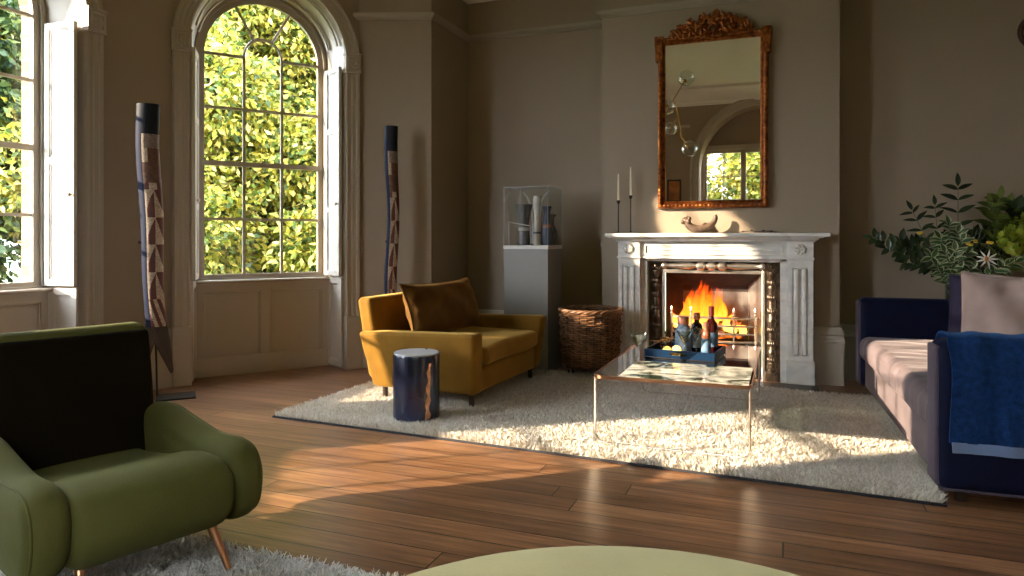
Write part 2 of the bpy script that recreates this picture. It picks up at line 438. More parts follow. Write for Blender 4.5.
        # caps: shrinking rings to the centre with a slight swell
        for side in (0, 1):
            base = 0 if side == 0 else (m - 1) * n
            prev = [base + i for i in range(n)]
            y0 = rings[0][0] if side == 0 else rings[-1][0]
            sgn = -1 if side == 0 else 1
            for q in (0.7, 0.4, 0.15):
                st = len(vs)
                for i in range(n):
                    bx, _, bz = vs[base + i]
                    vs.append((cen.x + (bx - cen.x) * q, y0 + sgn * puff * (1 - q * q), cen.y + (bz - cen.y) * q))
                cur = [st + i for i in range(n)]
                for i in range(n): fs.append((prev[i], prev[(i + 1) % n], cur[(i + 1) % n], cur[i]))
                prev = cur
            fs.append(tuple(prev))
        return s.add(vs, fs, mi, M)
    def build(s, name, mats, parent=None, smooth=True, ang=38, bevel=0, seg=2, sub=0, loc=None, rot=None, recalc=True):
        me = bpy.data.meshes.new(name)
        me.from_pydata(s.v, [], s.f)
        if not isinstance(mats, (list, tuple)): mats = [mats]
        for m in mats: me.materials.append(m)
        me.polygons.foreach_set('material_index', s.m)
        if recalc:
            bm = bmesh.new(); bm.from_mesh(me)
            bmesh.ops.recalc_face_normals(bm, faces=bm.faces)
            bm.to_mesh(me); bm.free()
        if smooth:
            me.polygons.foreach_set('use_smooth', [True] * len(me.polygons))
            if ang: me.set_sharp_from_angle(angle=radians(ang))
        me.update()
        o = bpy.data.objects.new(name, me); COL.objects.link(o)
        if parent is not None: o.parent = parent
        if loc is not None: o.location = loc
        if rot is not None: o.rotation_euler = rot
        if bevel:
            b = o.modifiers.new('bevel', 'BEVEL'); b.width = bevel; b.segments = seg; b.limit_method = 'ANGLE'; b.angle_limit = radians(40)
        if sub:
            q = o.modifiers.new('sub', 'SUBSURF'); q.levels = sub; q.render_levels = sub
        return o

def numesh(name, V, F, mats, parent=None, mi=None, smooth=False):
    # V (n,3); F (k,4) or (k,3) ints
    me = bpy.data.meshes.new(name)
    V = np.asarray(V, dtype=np.float32); F = np.asarray(F, dtype=np.int32); w = F.shape[1]
    me.vertices.add(len(V)); me.vertices.foreach_set('co', V.ravel())
    me.loops.add(F.size); me.loops.foreach_set('vertex_index', F.ravel())
    me.polygons.add(len(F)); me.polygons.foreach_set('loop_start', np.arange(0, F.size, w, dtype=np.int32))
    try: me.polygons.foreach_set('loop_total', np.full(len(F), w, dtype=np.int32))
    except Exception: pass
    if not isinstance(mats, (list, tuple)): mats = [mats]
    for m in mats: me.materials.append(m)
    if mi is not None: me.polygons.foreach_set('material_index', np.asarray(mi, dtype=np.int32))
    if smooth: me.polygons.foreach_set('use_smooth', [True] * len(F))
    me.update(calc_edges=True); me.validate()
    o = bpy.data.objects.new(name, me); COL.objects.link(o)
    if parent is not None: o.parent = parent
    return o

def tag(o, label, cat, group=None, kind=None):
    if label: o['label'] = label
    if cat: o['category'] = cat
    if group: o['group'] = group
    if kind: o['kind'] = kind
    return o
def thing(name, label, cat, loc=(0, 0, 0), rz=0.0, group=None):
    o = bpy.data.objects.new(name, None); COL.objects.link(o)
    o.empty_display_size = 0.1
    o.location = loc; o.rotation_euler = (0, 0, rz)
    return tag(o, label, cat, group)
def struct(o):
    o['kind'] = 'structure'; return o
def sempty(name, loc=(0, 0, 0), rz=0.0):
    o = bpy.data.objects.new(name, None); COL.objects.link(o); o.location = loc; o.rotation_euler = (0, 0, rz)
    return struct(o)
def dup(root, loc, rz, label=None, group=None):
    r = root.copy(); COL.objects.link(r); r.location = loc; r.rotation_euler = (0, 0, rz)
    if label: r['label'] = label
    if group: r['group'] = group
    for ch in list(root.children):
        c = ch.copy(); COL.objects.link(c); c.parent = r
        for g in list(ch.children):
            d = g.copy(); COL.objects.link(d); d.parent = c
    return r

def spline(pts, n=8, closed=False):
    # Catmull-Rom through the points
    P = [Vector(p) for p in pts]; k = len(P); out = []
    rng = range(k) if closed else range(k - 1)
    for i in rng:
        p0 = P[i - 1] if (closed or i > 0) else P[0]
        p1 = P[i]; p2 = P[(i + 1) % k]
        p3 = P[(i + 2) % k] if (closed or i + 2 < k) else P[-1]
        for j in range(n):
            t = j / n
            out.append(0.5 * ((2 * p1) + (p2 - p0) * t + (2 * p0 - 5 * p1 + 4 * p2 - p3) * t * t + (3 * p1 - p0 - 3 * p2 + p3) * t ** 3))
    if not closed: out.append(P[-1])
    return [tuple(p) for p in out]

def sweep(mb, path, prof, side=1, closed=False, mi=0):
    # path: 2D polyline; prof: list of (offset towards the room, z); side=1 -> room on the left of the path
    P = [Vector(p) for p in path]; k = len(P); vs = []; fs = []; m = len(prof)
    for i in range(k):
        if closed or 0 < i < k - 1:
            d1 = (P[i] - P[i - 1]).normalized(); d2 = (P[(i + 1) % k] - P[i]).normalized()
        elif i == 0: d1 = d2 = (P[1] - P[0]).normalized()
        else: d1 = d2 = (P[-1] - P[-2]).normalized()
        n1 = Vector((-d1.y, d1.x)) * side; n2 = Vector((-d2.y, d2.x)) * side
        nn = (n1 + n2).normalized(); nn /= max(0.3, nn.dot(n1))
        for (o, z) in prof:
            q = P[i] + nn * o
            vs.append((q.x, q.y, z))
    for i in range(k if closed else k - 1):
        i2 = (i + 1) % k
        for j in range(m - 1):
            fs.append((i * m + j, i2 * m + j, i2 * m + j + 1, i * m + j + 1))
    if not closed:
        fs.append(tuple(range(m))); fs.append(tuple((k - 1) * m + j for j in range(m)))
    return mb.add(vs, fs, mi)

# ------------------------------------------------------------------ camera
H = 1.15; YAW = radians(21.3); FPX = 700.0
cd = bpy.data.cameras.new('camera'); cam = bpy.data.objects.new('camera', cd); COL.objects.link(cam)
cam.location = (0, 0, H); cam.rotation_euler = (radians(90), 0, YAW)
cd.sensor_width = 36; cd.lens = FPX / 1024 * 36; cd.shift_y = -50 / 1024.0
cd.clip_start = 0.02; cd.clip_end = 200
SC.camera = cam

# ------------------------------------------------------------------ room plan
CX, CY, R = -1.5, 2.86, 3.17
HWO = 0.75                       # half of a window's outer architrave
CHORD = sqrt(R * R - HWO * HWO)
HALF = math.asin(HWO / R)
WANG = {2: radians(143.4), 1: radians(180), 3: radians(211)}
ZC = 3.76
XL = -2.92; YRET = 5.52; YALC = 6.29; YBR = 6.03; XB0, XB1 = -1.50, 0.40; XR = 2.5; YF = -0.55
def cp(a, r=R): return (CX + r * cos(a), CY + r * sin(a))

# floor and ceiling
fp = [(XL - 2.2, -1.3), (XR, -1.3), (XR, YALC + 0.3), (XL - 2.2, YALC + 0.3)]
struct(MB().add([(x, y, 0) for x, y in fp] + [(x, y, -0.06) for x, y in fp], [(0, 1, 2, 3), (4, 5, 6, 7), (0, 1, 5, 4), (1, 2, 6, 5), (2, 3, 7, 6), (3, 0, 4, 7)]).build('floor', FLOOR, smooth=False))
struct(MB().box(XL - 2.2, XR, -1.3, YALC + 0.3, ZC, ZC + 0.08).build('ceiling', CEIL, smooth=False))

# walls
T = 0.10
w = MB()
w.box(XL - T, XB0, YALC, YALC + T, 0, ZC); w.box(XB1, XR + T, YALC, YALC + T, 0, ZC)
struct(w.build('wall_back', WALL, smooth=False))
# chimney breast with the fireplace opening
FX = -0.56
OX0, OX1, OZ = FX - 0.53, FX + 0.53, 0.97
w = MB()
w.box(XB0, OX0, YBR, YALC + 0.02, 0, ZC); w.box(OX1, XB1, YBR, YALC + 0.02, 0, ZC); w.box(OX0, OX1, YBR, YALC + 0.02, OZ, ZC)
struct(w.build('wall_chimney', WALL, smooth=False))
# return wall, pier and bow
def arcpts(a0, a1, n): return [cp(a0 + (a1 - a0) * i / n) for i in range(n + 1)]
w = MB()
def vquad(mb, p, q, z0=0, z1=ZC, m=WALL):
    mb.add([(p[0], p[1], z0), (q[0], q[1], z0), (q[0], q[1], z1), (p[0], p[1], z1)], [(0, 1, 2, 3)])
w.box(XL - T, XL, YRET, YALC + T, 0, ZC)
struct(w.build('wall_return', WALL, smooth=False))
w = MB()
a2r = WANG[2] - HALF; a2l = WANG[2] + HALF; a1r = WANG[1] - HALF; a1l = WANG[1] + HALF; a3r = WANG[3] - HALF; a3l = WANG[3] + HALF
vquad(w, (XL - 0.001, YRET), cp(a2r))
for A, B in ((a2l, a1r), (a1l, a3r)):
    pp = arcpts(A, B, 8)
    for p, q in zip(pp, pp[1:]): vquad(w, p, q)
vquad(w, cp(a3l), (XL, 2 * CY - YRET))
vquad(w, (XL, 2 * CY - YRET), (XL, YF))
HWI, ZS = 0.625, 2.70
NA = 24
for wi, a in WANG.items():
    ox, oy = cos(a), sin(a); tx, ty = oy, -ox
    c0 = (CX + CHORD * ox, CY + CHORD * oy)
    L_ = lambda u, v=0: (c0[0] + u * tx + v * ox, c0[1] + u * ty + v * oy)
    vquad(w, L_(-HWO), L_(-HWI)); vquad(w, L_(HWI), L_(HWO))
    for i in range(NA):
        t0 = pi * i / NA; t1 = pi * (i + 1) / NA
        u0, z0 = -HWI * cos(t0), ZS + HWI * sin(t0); u1, z1 = -HWI * cos(t1), ZS + HWI * sin(t1)
        p, q = L_(u0), L_(u1)
        w.add([(p[0], p[1], z0), (q[0], q[1], z1), (q[0], q[1], ZC), (p[0], p[1], ZC)], [(0, 1, 2, 3)])
struct(w.build('wall_left', WALL, ang=20))
struct(MB().box(XR, XR + T, YF - T, YALC + T, 0, ZC).build('wall_right', WALL, smooth=False))
# wall behind the camera with the arched recess
RX, RR, RZS = -0.35, 1.05, 2.36
w = MB()
w.box(XL - T, RX - RR, YF - T, YF, 0, ZC); w.box(RX + RR, XR + T, YF - T, YF, 0, ZC)
n = 20
for i in range(n):
    t0 = pi * i / n; t1 = pi * (i + 1) / n
    u0, z0, u1, z1 = RX - RR * cos(t0), RZS + RR * sin(t0), RX - RR * cos(t1), RZS + RR * sin(t1)
    w.add([(u0, YF, z0), (u1, YF, z1), (u1, YF, ZC), (u0, YF, ZC)], [(0, 1, 2, 3)])
    w.add([(u0, YF, z0), (u1, YF, z1), (u1, YF - 0.45, z1), (u0, YF - 0.45, z0)], [(0, 1, 2, 3)])
for sx in (-1, 1):
    w.add([(RX + sx * RR, YF, 0), (RX + sx * RR, YF - 0.45, 0), (RX + sx * RR, YF - 0.45, RZS), (RX + sx * RR, YF, RZS)], [(0, 1, 2, 3)])
struct(w.build('wall_front', WALL, ang=30))

# cornice, picture rail, baseboards
room = [(XB0, YBR), (XB0, YALC), (XL, YALC), (XL, YRET), cp(a2r), cp(a2l)] + arcpts(a2l, a1r, 6)[1:] + [cp(a1l)] + arcpts(a1l, a3r, 6)[1:] + [cp(a3l), (XL, 2 * CY - YRET), (XL, YF), (XR, YF), (XR, YALC), (XB1, YALC), (XB1, YBR)]
cor = [(0, 3.46), (0.02, 3.46), (0.025, 3.50), (0.05, 3.52), (0.07, 3.58), (0.13, 3.66), (0.17, 3.70), (0.20, 3.71), (0.20, ZC), (0, ZC)]
struct(sweep(MB(), room, cor, 1, closed=True).build('trim_cornice', CEIL, ang=30))
RAILM = mat('rail_paint', (0.34, 0.285, 0.22), 0.5)
rail = [(0, 3.085), (0.012, 3.085), (0.018, 3.10), (0.035, 3.112), (0.042, 3.125), (0.042, 3.14), (0.02, 3.145), (0, 3.145)]
g = 0.05
def toward(p, q, d):
    v = Vector((q[0] - p[0], q[1] - p[1])); v.normalize(); return (p[0] + v.x * d, p[1] + v.y * d)
pier = arcpts(a2l, a1r, 8)
for nm, path in (('trim_picture_rail', [(XB1, YALC - 0.0), (XB1, YBR), (XB0, YBR), (XB0, YALC), (XL, YALC), (XL, YRET), toward(cp(a2r), (XL, YRET), -0.04)]),
                 ('trim_picture_rail.001', pier), ('trim_picture_rail.002', [(XR, YALC), (XB1, YALC)]),
                 ('trim_picture_rail.003', [(RX + RR + 0.15, YF), (XR, YF), (XR, YALC)]),
                 ('trim_picture_rail.004', [cp(a3l), (XL, 2 * CY - YRET), (XL, YF), (RX - RR - 0.15, YF)])):
    struct(sweep(MB(), path, rail, 1).build(nm, RAILM, ang=30))
base = [(0, 0), (0.030, 0), (0.030, 0.33), (0.036, 0.335), (0.036, 0.352), (0.028, 0.36), (0.026, 0.385), (0.034, 0.392), (0.030, 0.415), (0.018, 0.43), (0.012, 0.445), (0, 0.45)]
SB = FX - 0.76
for nm, path in (('baseboard_back', [(FX - 0.745, YBR), (XB0, YBR), (XB0, YALC), (XL, YALC), (XL, YRET), cp(a2r)]),
                 ('baseboard_left', pier), ('baseboard_left.001', arcpts(a1l, a3r, 8)),
                 ('baseboard_right', [(XR, YALC), (XB1, YALC), (XB1, YBR), (FX + 0.745, YBR)]),
                 ('baseboard_front', [(RX + RR + 0.15, YF), (XR, YF), (XR, YALC)]),
                 ('baseboard_front.001', [cp(a3l), (XL, 2 * CY - YRET), (XL, YF), (RX - RR - 0.15, YF)])):
    struct(sweep(MB(), path, base, 1).build(nm, JOIN, ang=30))

# ------------------------------------------------------------------ arched windows
def archpath(r, z0, n=28, zs=ZS):
    return [(-r, z0)] + [(-r * cos(pi * i / n), zs + r * sin(pi * i / n)) for i in range(n + 1)] + [(r, z0)]
def ring(mb, r0, r1, v0, v1, z0, n=28, mi=0):
    # arched frame between radius r0 (inside) and r1 from depth v0 to v1
    A = archpath(r0, z0, n); B = archpath(r1, z0, n); k = len(A); vs = []; fs = []
    for (p, q) in zip(A, B):
        vs += [(p[0], v0, p[1]), (q[0], v0, q[1]), (q[0], v1, q[1]), (p[0], v1, p[1])]
    for i in range(k - 1):
        for j in range(4):
            fs.append((i * 4 + j, i * 4 + (j + 1) % 4, (i + 1) * 4 + (j + 1) % 4, (i + 1) * 4 + j))
    fs += [(0, 1, 2, 3), tuple((k - 1) * 4 + j for j in range(4))]
    return mb.add(vs, fs, mi)
def panelled(mb, u0, u1, z0, z1, v, t, cols, rows, st=0.05, rec=0.014, M=None, rl=None):
    # board with recessed, moulded panels; room face at v, thickness t outward
    mb.box(u0, u1, v + rec, v + t, z0, z1, M=M)
    cw = (u1 - u0 - st * (cols + 1)) / cols
    tot = sum(rows); ch = (z1 - z0 - st * (len(rows) + 1))
    for i in range(cols + 1):
        x = u0 + i * (cw + st); mb.box(x, x + st, v, v + rec + 0.001, z0, z1, M=M)
    zz = z0
    for k in range(len(rows) + 1):
        mb.box(u0 + 0.001, u1 - 0.001, v + 0.0004, v + rec + 0.001, zz, zz + st, M=M)
        if k < len(rows):
            hh = ch * rows[k] / tot
            for i in range(cols):
                x = u0 + st + i * (cw + st)
                # moulding strip ring inside the panel
                mo = 0.012
                mb.box(x, x + mo, v + 0.006, v + rec + 0.001, zz + st, zz + st + hh, M=M); mb.box(x + cw - mo, x + cw, v + 0.006, v + rec + 0.001, zz + st, zz + st + hh, M=M)
                mb.box(x, x + cw, v + 0.006, v + rec + 0.001, zz + st, zz + st + mo, M=M); mb.box(x, x + cw, v + 0.006, v + rec + 0.001, zz + st + hh - mo, zz + st + hh, M=M)
            zz += st + hh
    return mb

SV = 0.30            # sash depth behind the wall face
GW = 0.475            # glass half width
ZG0 = 0.84
def arched_window(num, ang):
    root = sempty('window_%d' % num, (CX + CHORD * cos(ang), CY + CHORD * sin(ang), 0), ang - pi / 2)
    # architrave
    prof = [(0, 0), (0, -0.028), (0.018, -0.034), (0.026, -0.022), (0.062, -0.022), (0.068, -0.030), (0.108, -0.030), (0.114, -0.042), (0.142, -0.046), (0.156, -0.026), (0.16, 0)]
    mb = MB(); A = archpath(HWI, 0.46, 40); k = len(A); vs = []; fs = []; m = len(prof)
    for i, (u, z) in enumerate(A):
        if z <= ZS: nn = (-1, 0) if u < 0 else (1, 0)
        else: nn = (u / HWI, (z - ZS) / HWI)
        for (o, v) in prof: vs.append((u + nn[0] * o * .80, v, z + nn[1] * o * .80))
    for i in range(k - 1):
        for j in range(m - 1): fs.append((i * m + j, (i + 1) * m + j, (i + 1) * m + j + 1, i * m + j + 1))
    mb.add(vs, fs); mb.build('architrave', JOIN, root, ang=25)
    for sx in (-1, 1):
        x0, x1 = sorted((sx * (HWI - 0.008), sx * (HWO + 0.006)))
        MB().box(x0, x1, -0.058, 0.03, 0, 0.46).build('plinth_block', JOIN, root, bevel=0.006)
        c = MB(); c.box(x0, x1, -0.052, 0.02, 2.605, 2.765)
        c.box(x0 - 0.006, x1 + 0.006, -0.062, 0.02, 2.755, 2.772); c.box(x0 - 0.004, x1 + 0.004, -0.058, 0.02, 2.6, 2.614)
        xm = (x0 + x1) / 2
        for q in range(8):
            an = q * pi / 4
            c.ball((xm + 0.032 * cos(an), -0.054, 2.685 + 0.032 * sin(an)), 0.017, 5, sq=(1, 0.5, 1))
        c.ball((xm, -0.056, 2.685), 0.016, 5, sq=(1, 0.7, 1))
        for (a0, a1, b0, b1) in ((x0 + .015, x1 - .015, 2.735, 2.745), (x0 + .015, x1 - .015, 2.622, 2.632), (x0 + .015, x0 + .025, 2.622, 2.745), (x1 - .025, x1 - .015, 2.622, 2.745)):
            c.box(a0, a1, -0.060, -0.04, b0, b1)
        c.build('capital_block', JOIN, root, bevel=0.002)
    # splayed reveal lining and arched soffit
    mb = MB(); n = 30
    inn = 0.545
    A = archpath(HWI, 0, n); B = archpath(inn, 0, n)
    vs = [(u, 0.0, z) for u, z in A] + [(u, SV + 0.03, z) for u, z in B]; k = len(A)
    mb.add(vs, [(i, i + 1, k + i + 1, k + i) for i in range(k - 1)])
    B2 = archpath(inn + 0.02, 0, n)
    C2 = archpath(0.57, 0, n)
    mb.add([(u, SV + 0.03, z) for u, z in B] + [(u, SV + 0.06, z) for u, z in B2], [(i, i + 1, k + i + 1, k + i) for i in range(k - 1)])
    mb.build('reveal_lining', JOIN, root, ang=25)
    # soffit panel moulding
    mb = MB()
    for (va, vb, ra, rb) in ((0.05, 0.07, 0.592, 0.586), (0.20, 0.22, 0.557, 0.552)):
        vs = []; fs = []
        for i in range(25):
            t = radians(14) + (pi - radians(28)) * i / 24
            for (r_, v_) in ((ra + 0.006, va), (ra - 0.008, va), (rb - 0.008, vb), (rb + 0.006, vb)):
                vs.append((-r_ * cos(t), v_, ZS + r_ * sin(t)))
        for i in range(24):
            for j in range(4): fs.append((i * 4 + j, i * 4 + (j + 1) % 4, i * 4 + 4 + (j + 1) % 4, i * 4 + 4 + j))
        mb.add(vs, fs)
    mb.build('soffit_moulding', JOIN, root, ang=25)
    # apron panel and sill
    panelled(MB(), -0.565, 0.565, 0.0, 0.775, 0.245, 0.05, 2, [1], st=0.075, rec=0.02).build('apron_panel', JOIN, root, bevel=0.003)
    b = MB(); b.box(-0.565, 0.565, 0.232, 0.246, 0, 0.16); b.build('apron_skirting', JOIN, root, bevel=0.004)
    s_ = MB(); s_.box(-0.565, 0.565, 0.22, SV + 0.04, 0.775, 0.80); s_.rbox((0, 0.22, 0.787), (0.565, 0.014, 0.012), 0.01); s_.build('sill', JOIN, root, bevel=0.003)
    # sash frame
    f = MB(); ring(f, 0.52, 0.548, SV - 0.02, SV + 0.05, 0.79); f.box(-0.545, 0.545, SV - 0.02, SV + 0.05, 0.785, 0.815)
    f.build('window_frame', SASH, root, ang=25)
    f = MB(); ring(f, GW, 0.522, SV + 0.005, SV + 0.04, 0.815)
    f.box(-0.522, 0.522, SV + 0.006, SV + 0.04, 0.80, 0.845)
    MZ = ZG0 + 0.94
    f.box(-0.522, 0.522, SV, SV + 0.042, MZ - 0.02, MZ + 0.02)
    bw = 0.011
    for u in (-GW / 3, GW / 3): f.box(u - bw, u + bw, SV + 0.01, SV + 0.036, 0.83, ZS)
    for z in (ZG0 + 0.47, MZ + 0.47, ZS): f.box(-0.50, 0.50, SV + 0.0105, SV + 0.0365, z - bw, z + bw) if z < ZS - 0.01 else None
    for sx in (-1, 1):
        x0, x1 = sorted((sx * GW / 3, sx * 0.5)); f.box(x0, x1, SV + 0.0105, SV + 0.0365, ZS - bw, ZS + bw)
    r = GW / 3
    arc = [(-r * cos(pi * i / 14), SV + 0.023, ZS + r * 1.1 * sin(pi * i / 14)) for i in range(15)]
    f.tube(arc, 0.013, 6)
    for an in (62, 118):
        c_, s_ = cos(radians(an)), sin(radians(an))
        f.tube([(r * c_, SV + 0.023, ZS + r * 1.1 * s_), (0.5 * c_, SV + 0.023, ZS + 0.5 * s_)], 0.012, 6)
    f.box(-0.02, 0.02, SV - 0.012, SV + 0.01, MZ + 0.018, MZ + 0.034)
    f.build('sash', SASH, root, ang=30)
    A = archpath(0.505, 0.82, 30)
    MB().add([(u, SV + 0.024, z) for u, z in A], [tuple(range(len(A)))]).build('pane', PANE, root, smooth=False, recalc=False)
    # shutters folded against the splayed reveals
    for sx in (-1, 1):
        opn = radians((9 if sx > 0 else 1.5) if num == 1 else (5 if sx > 0 else 2))
        hx, hv = sx * 0.550, 0.262
        base_ang = atan2(0.0 - 0.235, (0.61 - 0.548))       # along the reveal towards the room
        wd = 0.258
        # local shutter frame: x along leaf width (0..wd), y = face normal
        dirx = Vector((sx * 0.074, -0.262)).normalized()
        rot_ = (opn if sx > 0 else -opn)
        dirx = Vector((dirx.x * cos(-rot_) - dirx.y * sin(-rot_), dirx.x * sin(-rot_) + dirx.y * cos(-rot_)))
        nrm = Vector((-dirx.y, dirx.x))
        if nrm.x * sx < 0: nrm = -nrm                       # away from the opening centre = back of leaf
        M = Matrix(((dirx.x, nrm.x, 0, hx - sx * 0.028), (dirx.y, nrm.y, 0, hv), (0, 0, 1, 0), (0, 0, 0, 1)))
        mb = MB(); panelled(mb, 0, wd, 0.815, 2.655, 0.0, 0.030, 1, [1.0, 1.25, 0.95] if num == 2 else [1, 1.1], st=0.045, rec=0.010, M=M)
        o = mb.build('shutter', SHUT, root, bevel=0.002)
        kb = MB(); kb.ball((0, 0, 0), 0.014, 6, M=M @ Matrix.Translation((wd - 0.02, -0.02, 1.45)))
        kb.tube([(wd - 0.02, 0.0, 1.45), (wd - 0.02, -0.016, 1.45)], 0.005, 6, M=M)
        kb.build('shutter_knob', NICKEL, o)
        mb = MB(); M2 = Matrix(((dirx.x, nrm.x, 0, hx - sx * 0.010), (dirx.y, nrm.y, 0, hv), (0, 0, 1, 0), (0, 0, 0, 1)))
        panelled(mb, 0, wd, 0.02, 0.80, 0.0, 0.02, 1, [1], st=0.05, rec=0.012, M=M2)
        mb.build('lower_panel', SHUT, root, bevel=0.002)
    # masonry reveal outside
    mb = MB(); k = 26
    A = archpath(0.56, 0.70, k); n_ = len(A)
    B = archpath(0.565, 0.70, k); Cc = archpath(1.05, 0.2, k)
    mb.add([(u, SV + 0.05, z) for u, z in A] + [(u, SV + 0.26, z) for u, z in B], [(i, i + 1, n_ + i + 1, n_ + i) for i in range(n_ - 1)])
    mb.add([(u, SV + 0.26, z) for u, z in B] + [(u, SV + 0.26, z) for u, z in Cc], [(i, i + 1, n_ + i + 1, n_ + i) for i in range(n_ - 1)])
    mb.build('brick_reveal', BRICK, root, ang=25)
    mb = MB(); mb.box(-0.66, 0.66, SV + 0.045, SV + 0.30, 0.66, 0.785); mb.build('outer_sill', STONEOUT, root, bevel=0.006)
    return root
for k_, a_ in WANG.items(): arched_window(k_, a_)

# glazed doors behind the camera, seen in the mirror
dr = sempty('door_1', (RX, YF - 0.45, 0))
for i in range(3):
    x0 = -1.0 + i * 0.667; x1 = x0 + 0.667
    f = MB(); f.box(x0, x0 + 0.045, -0.03, 0.03, 0, 2.72); f.box(x1 - 0.045, x1, -0.03, 0.03, 0, 2.72)
    f.box(x0, x1, -0.029, 0.029, 2.66, 2.72); f.box(x0, x1, -0.029, 0.029, 0, 1.02)  # unseen lower half made solid to cut the fill light
    for z in (1.42, 1.83, 2.24): f.box(x0, x1, -0.015, 0.015, z - 0.011, z + 0.011)
    xm = (x0 + x1) / 2; f.box(xm - 0.011, xm + 0.011, -0.014, 0.014, 1.0, 2.70)
    f.build('door_leaf', JOIN, dr, bevel=0.003)
f = MB(); f.box(-1.06, -0.995, -0.05, 0.05, 0, 2.72); f.box(0.995, 1.06, -0.05, 0.05, 0, 2.72); f.box(-1.06, 1.06, -0.05, 0.06, 2.72, 2.80); f.build('door_frame', JOIN, dr, bevel=0.004)
n = 20; A = [(-RR, 2.79)] + [(-RR * cos(pi * i / n), max(2.79, RZS + RR * sin(pi * i / n))) for i in range(n + 1)] + [(RR, 2.79)]
MB().prism(A, -0.03, 0.0).build('tympanum', WALL, dr, smooth=False)
MB().add([(-1, 0.0, 1.01), (1, 0.0, 1.01), (1, 0.0, 2.68), (-1, 0.0, 2.68)], [(0, 1, 2, 3)]).build('pane', PANE, dr, smooth=False, recalc=False)
# recess architrave
mb = MB(); prof = [(0, 0), (0, 0.03), (0.03, 0.035), (0.04, 0.02), (0.10, 0.025), (0.11, 0.04), (0.15, 0.03), (0.15, 0)]
A = [(-RR, 0)] + [(-RR * cos(pi * i / 30), RZS + RR * sin(pi * i / 30)) for i in range(31)] + [(RR, 0)]; vs = []; fs = []; m = len(prof)
for (u, z) in A:
    nn = ((-1 if u < 0 else 1), 0) if z <= RZS else (u / RR, (z - RZS) / RR)
    for (o, v) in prof: vs.append((u + nn[0] * o, 0.45 + v, z + nn[1] * o))
for i in range(len(A) - 1):
    for j in range(m - 1): fs.append((i * m + j, (i + 1) * m + j, (i + 1) * m + j + 1, i * m + j + 1))
mb.add(vs, fs).build('architrave', JOIN, dr, ang=25)


# ------------------------------------------------------------------ fireplace
fp_ = thing('fireplace', 'white marble fireplace with fluted pilasters and rosettes around the burning fire', 'fireplace', (FX, YBR, 0))
def rosette(mb, x, y, z, r):
    for q in range(8):
        an = q * pi / 4 + 0.2
        mb.ball((x + r * .62 * cos(an), y, z + r * .62 * sin(an)), r * .36, 5, sq=(1, 1.0, 1))
    for q in range(4):
        an = q * pi / 2 + 0.6
        mb.ball((x + r * .3 * cos(an), y - .004, z + r * .3 * sin(an)), r * .24, 5, sq=(1, 1.2, 1))
    mb.ball((x, y - .006, z), r * .17, 5)
mb = MB(); mb.box(-.857, .882, -.245, 0, 1.158, 1.190); mb.build('mantel_shelf', MARBLE, fp_, bevel=.008, seg=3)
mb = MB(); bed = [(0, 1.118), (.012, 1.118), (.016, 1.128), (.035, 1.138), (.04, 1.148), (.07, 1.150), (.075, 1.158), (0, 1.158)]
sweep(mb, [(-.765, 0), (-.765, -.15), (.765, -.15), (.765, 0)], bed, -1); mb.build('bed_moulding', MARBLE, fp_, ang=30)
mb = MB(); mb.box(-.60, .60, -.115, 0, .985, 1.12)
for (a, b_, c, d) in ((-.545, .545, 1.085, 1.097), (-.545, .545, 1.008, 1.020), (-.545, -.533, 1.008, 1.097), (.533, .545, 1.008, 1.097)): mb.box(a, b_, -.127, -.11, c, d)
mb.box(-.50, .50, -.121, -.11, 1.046, 1.055)
mb.box(-.60, .60, -.128, -.1, .978, .992)
mb.build('frieze', MARBLE, fp_, bevel=.003)
for sx in (-1, 1):
    x0, x1 = sorted((sx * .580, sx * .765)); xm = (x0 + x1) / 2
    mb = MB(); mb.box(x0, x1, -.148, 0, .995, 1.12); mb.box(x0 - .008, x1 + .008, -.158, 0, .978, .996); rosette(mb, xm, -.150, 1.060, .046)
    mb.build('corner_block', MARBLE, fp_, bevel=.003)
    mb = MB(); st = .034
    mb.box(x0, x1, -.118, 0, .19, .98)
    mb.box(x0, x0 + st, -.136, -.11, .19, .98); mb.box(x1 - st, x1, -.136, -.11, .19, .98)
    mb.box(x0 + .001, x1 - .001, -.1355, -.11, .92, .98); mb.box(x0 + .001, x1 - .001, -.1355, -.11, .19, .225)
    for q in range(2):
        xc = x0 + st + (x1 - x0 - 2 * st) * (q + .5) / 2; hw = (x1 - x0 - 2 * st) / 4 - .010
        mb.rbox((xc, -.118, .572), (hw, .020, .340), .0135, n=3, sub=1)
    mb.build('pilaster', MARBLE, fp_, bevel=.002)
    mb = MB(); mb.box(x0 - .012, x1 + .012, -.155, 0, 0, .178); mb.box(x0 - .006, x1 + .006, -.147, 0, .178, .192); mb.build('plinth_block', MARBLE, fp_, bevel=.004)
    xa, xb = sorted((sx * .525, sx * .582))
    mb = MB(); mb.box(xa, xb, -.085, .02, 0, .985); mb.build('jamb_slip', MARBLE, fp_, bevel=.003)
mb = MB(); mb.box(-.58, .58, -.085, .02, .955, .985); mb.build('lintel_slip', MARBLE, fp_, bevel=.003)
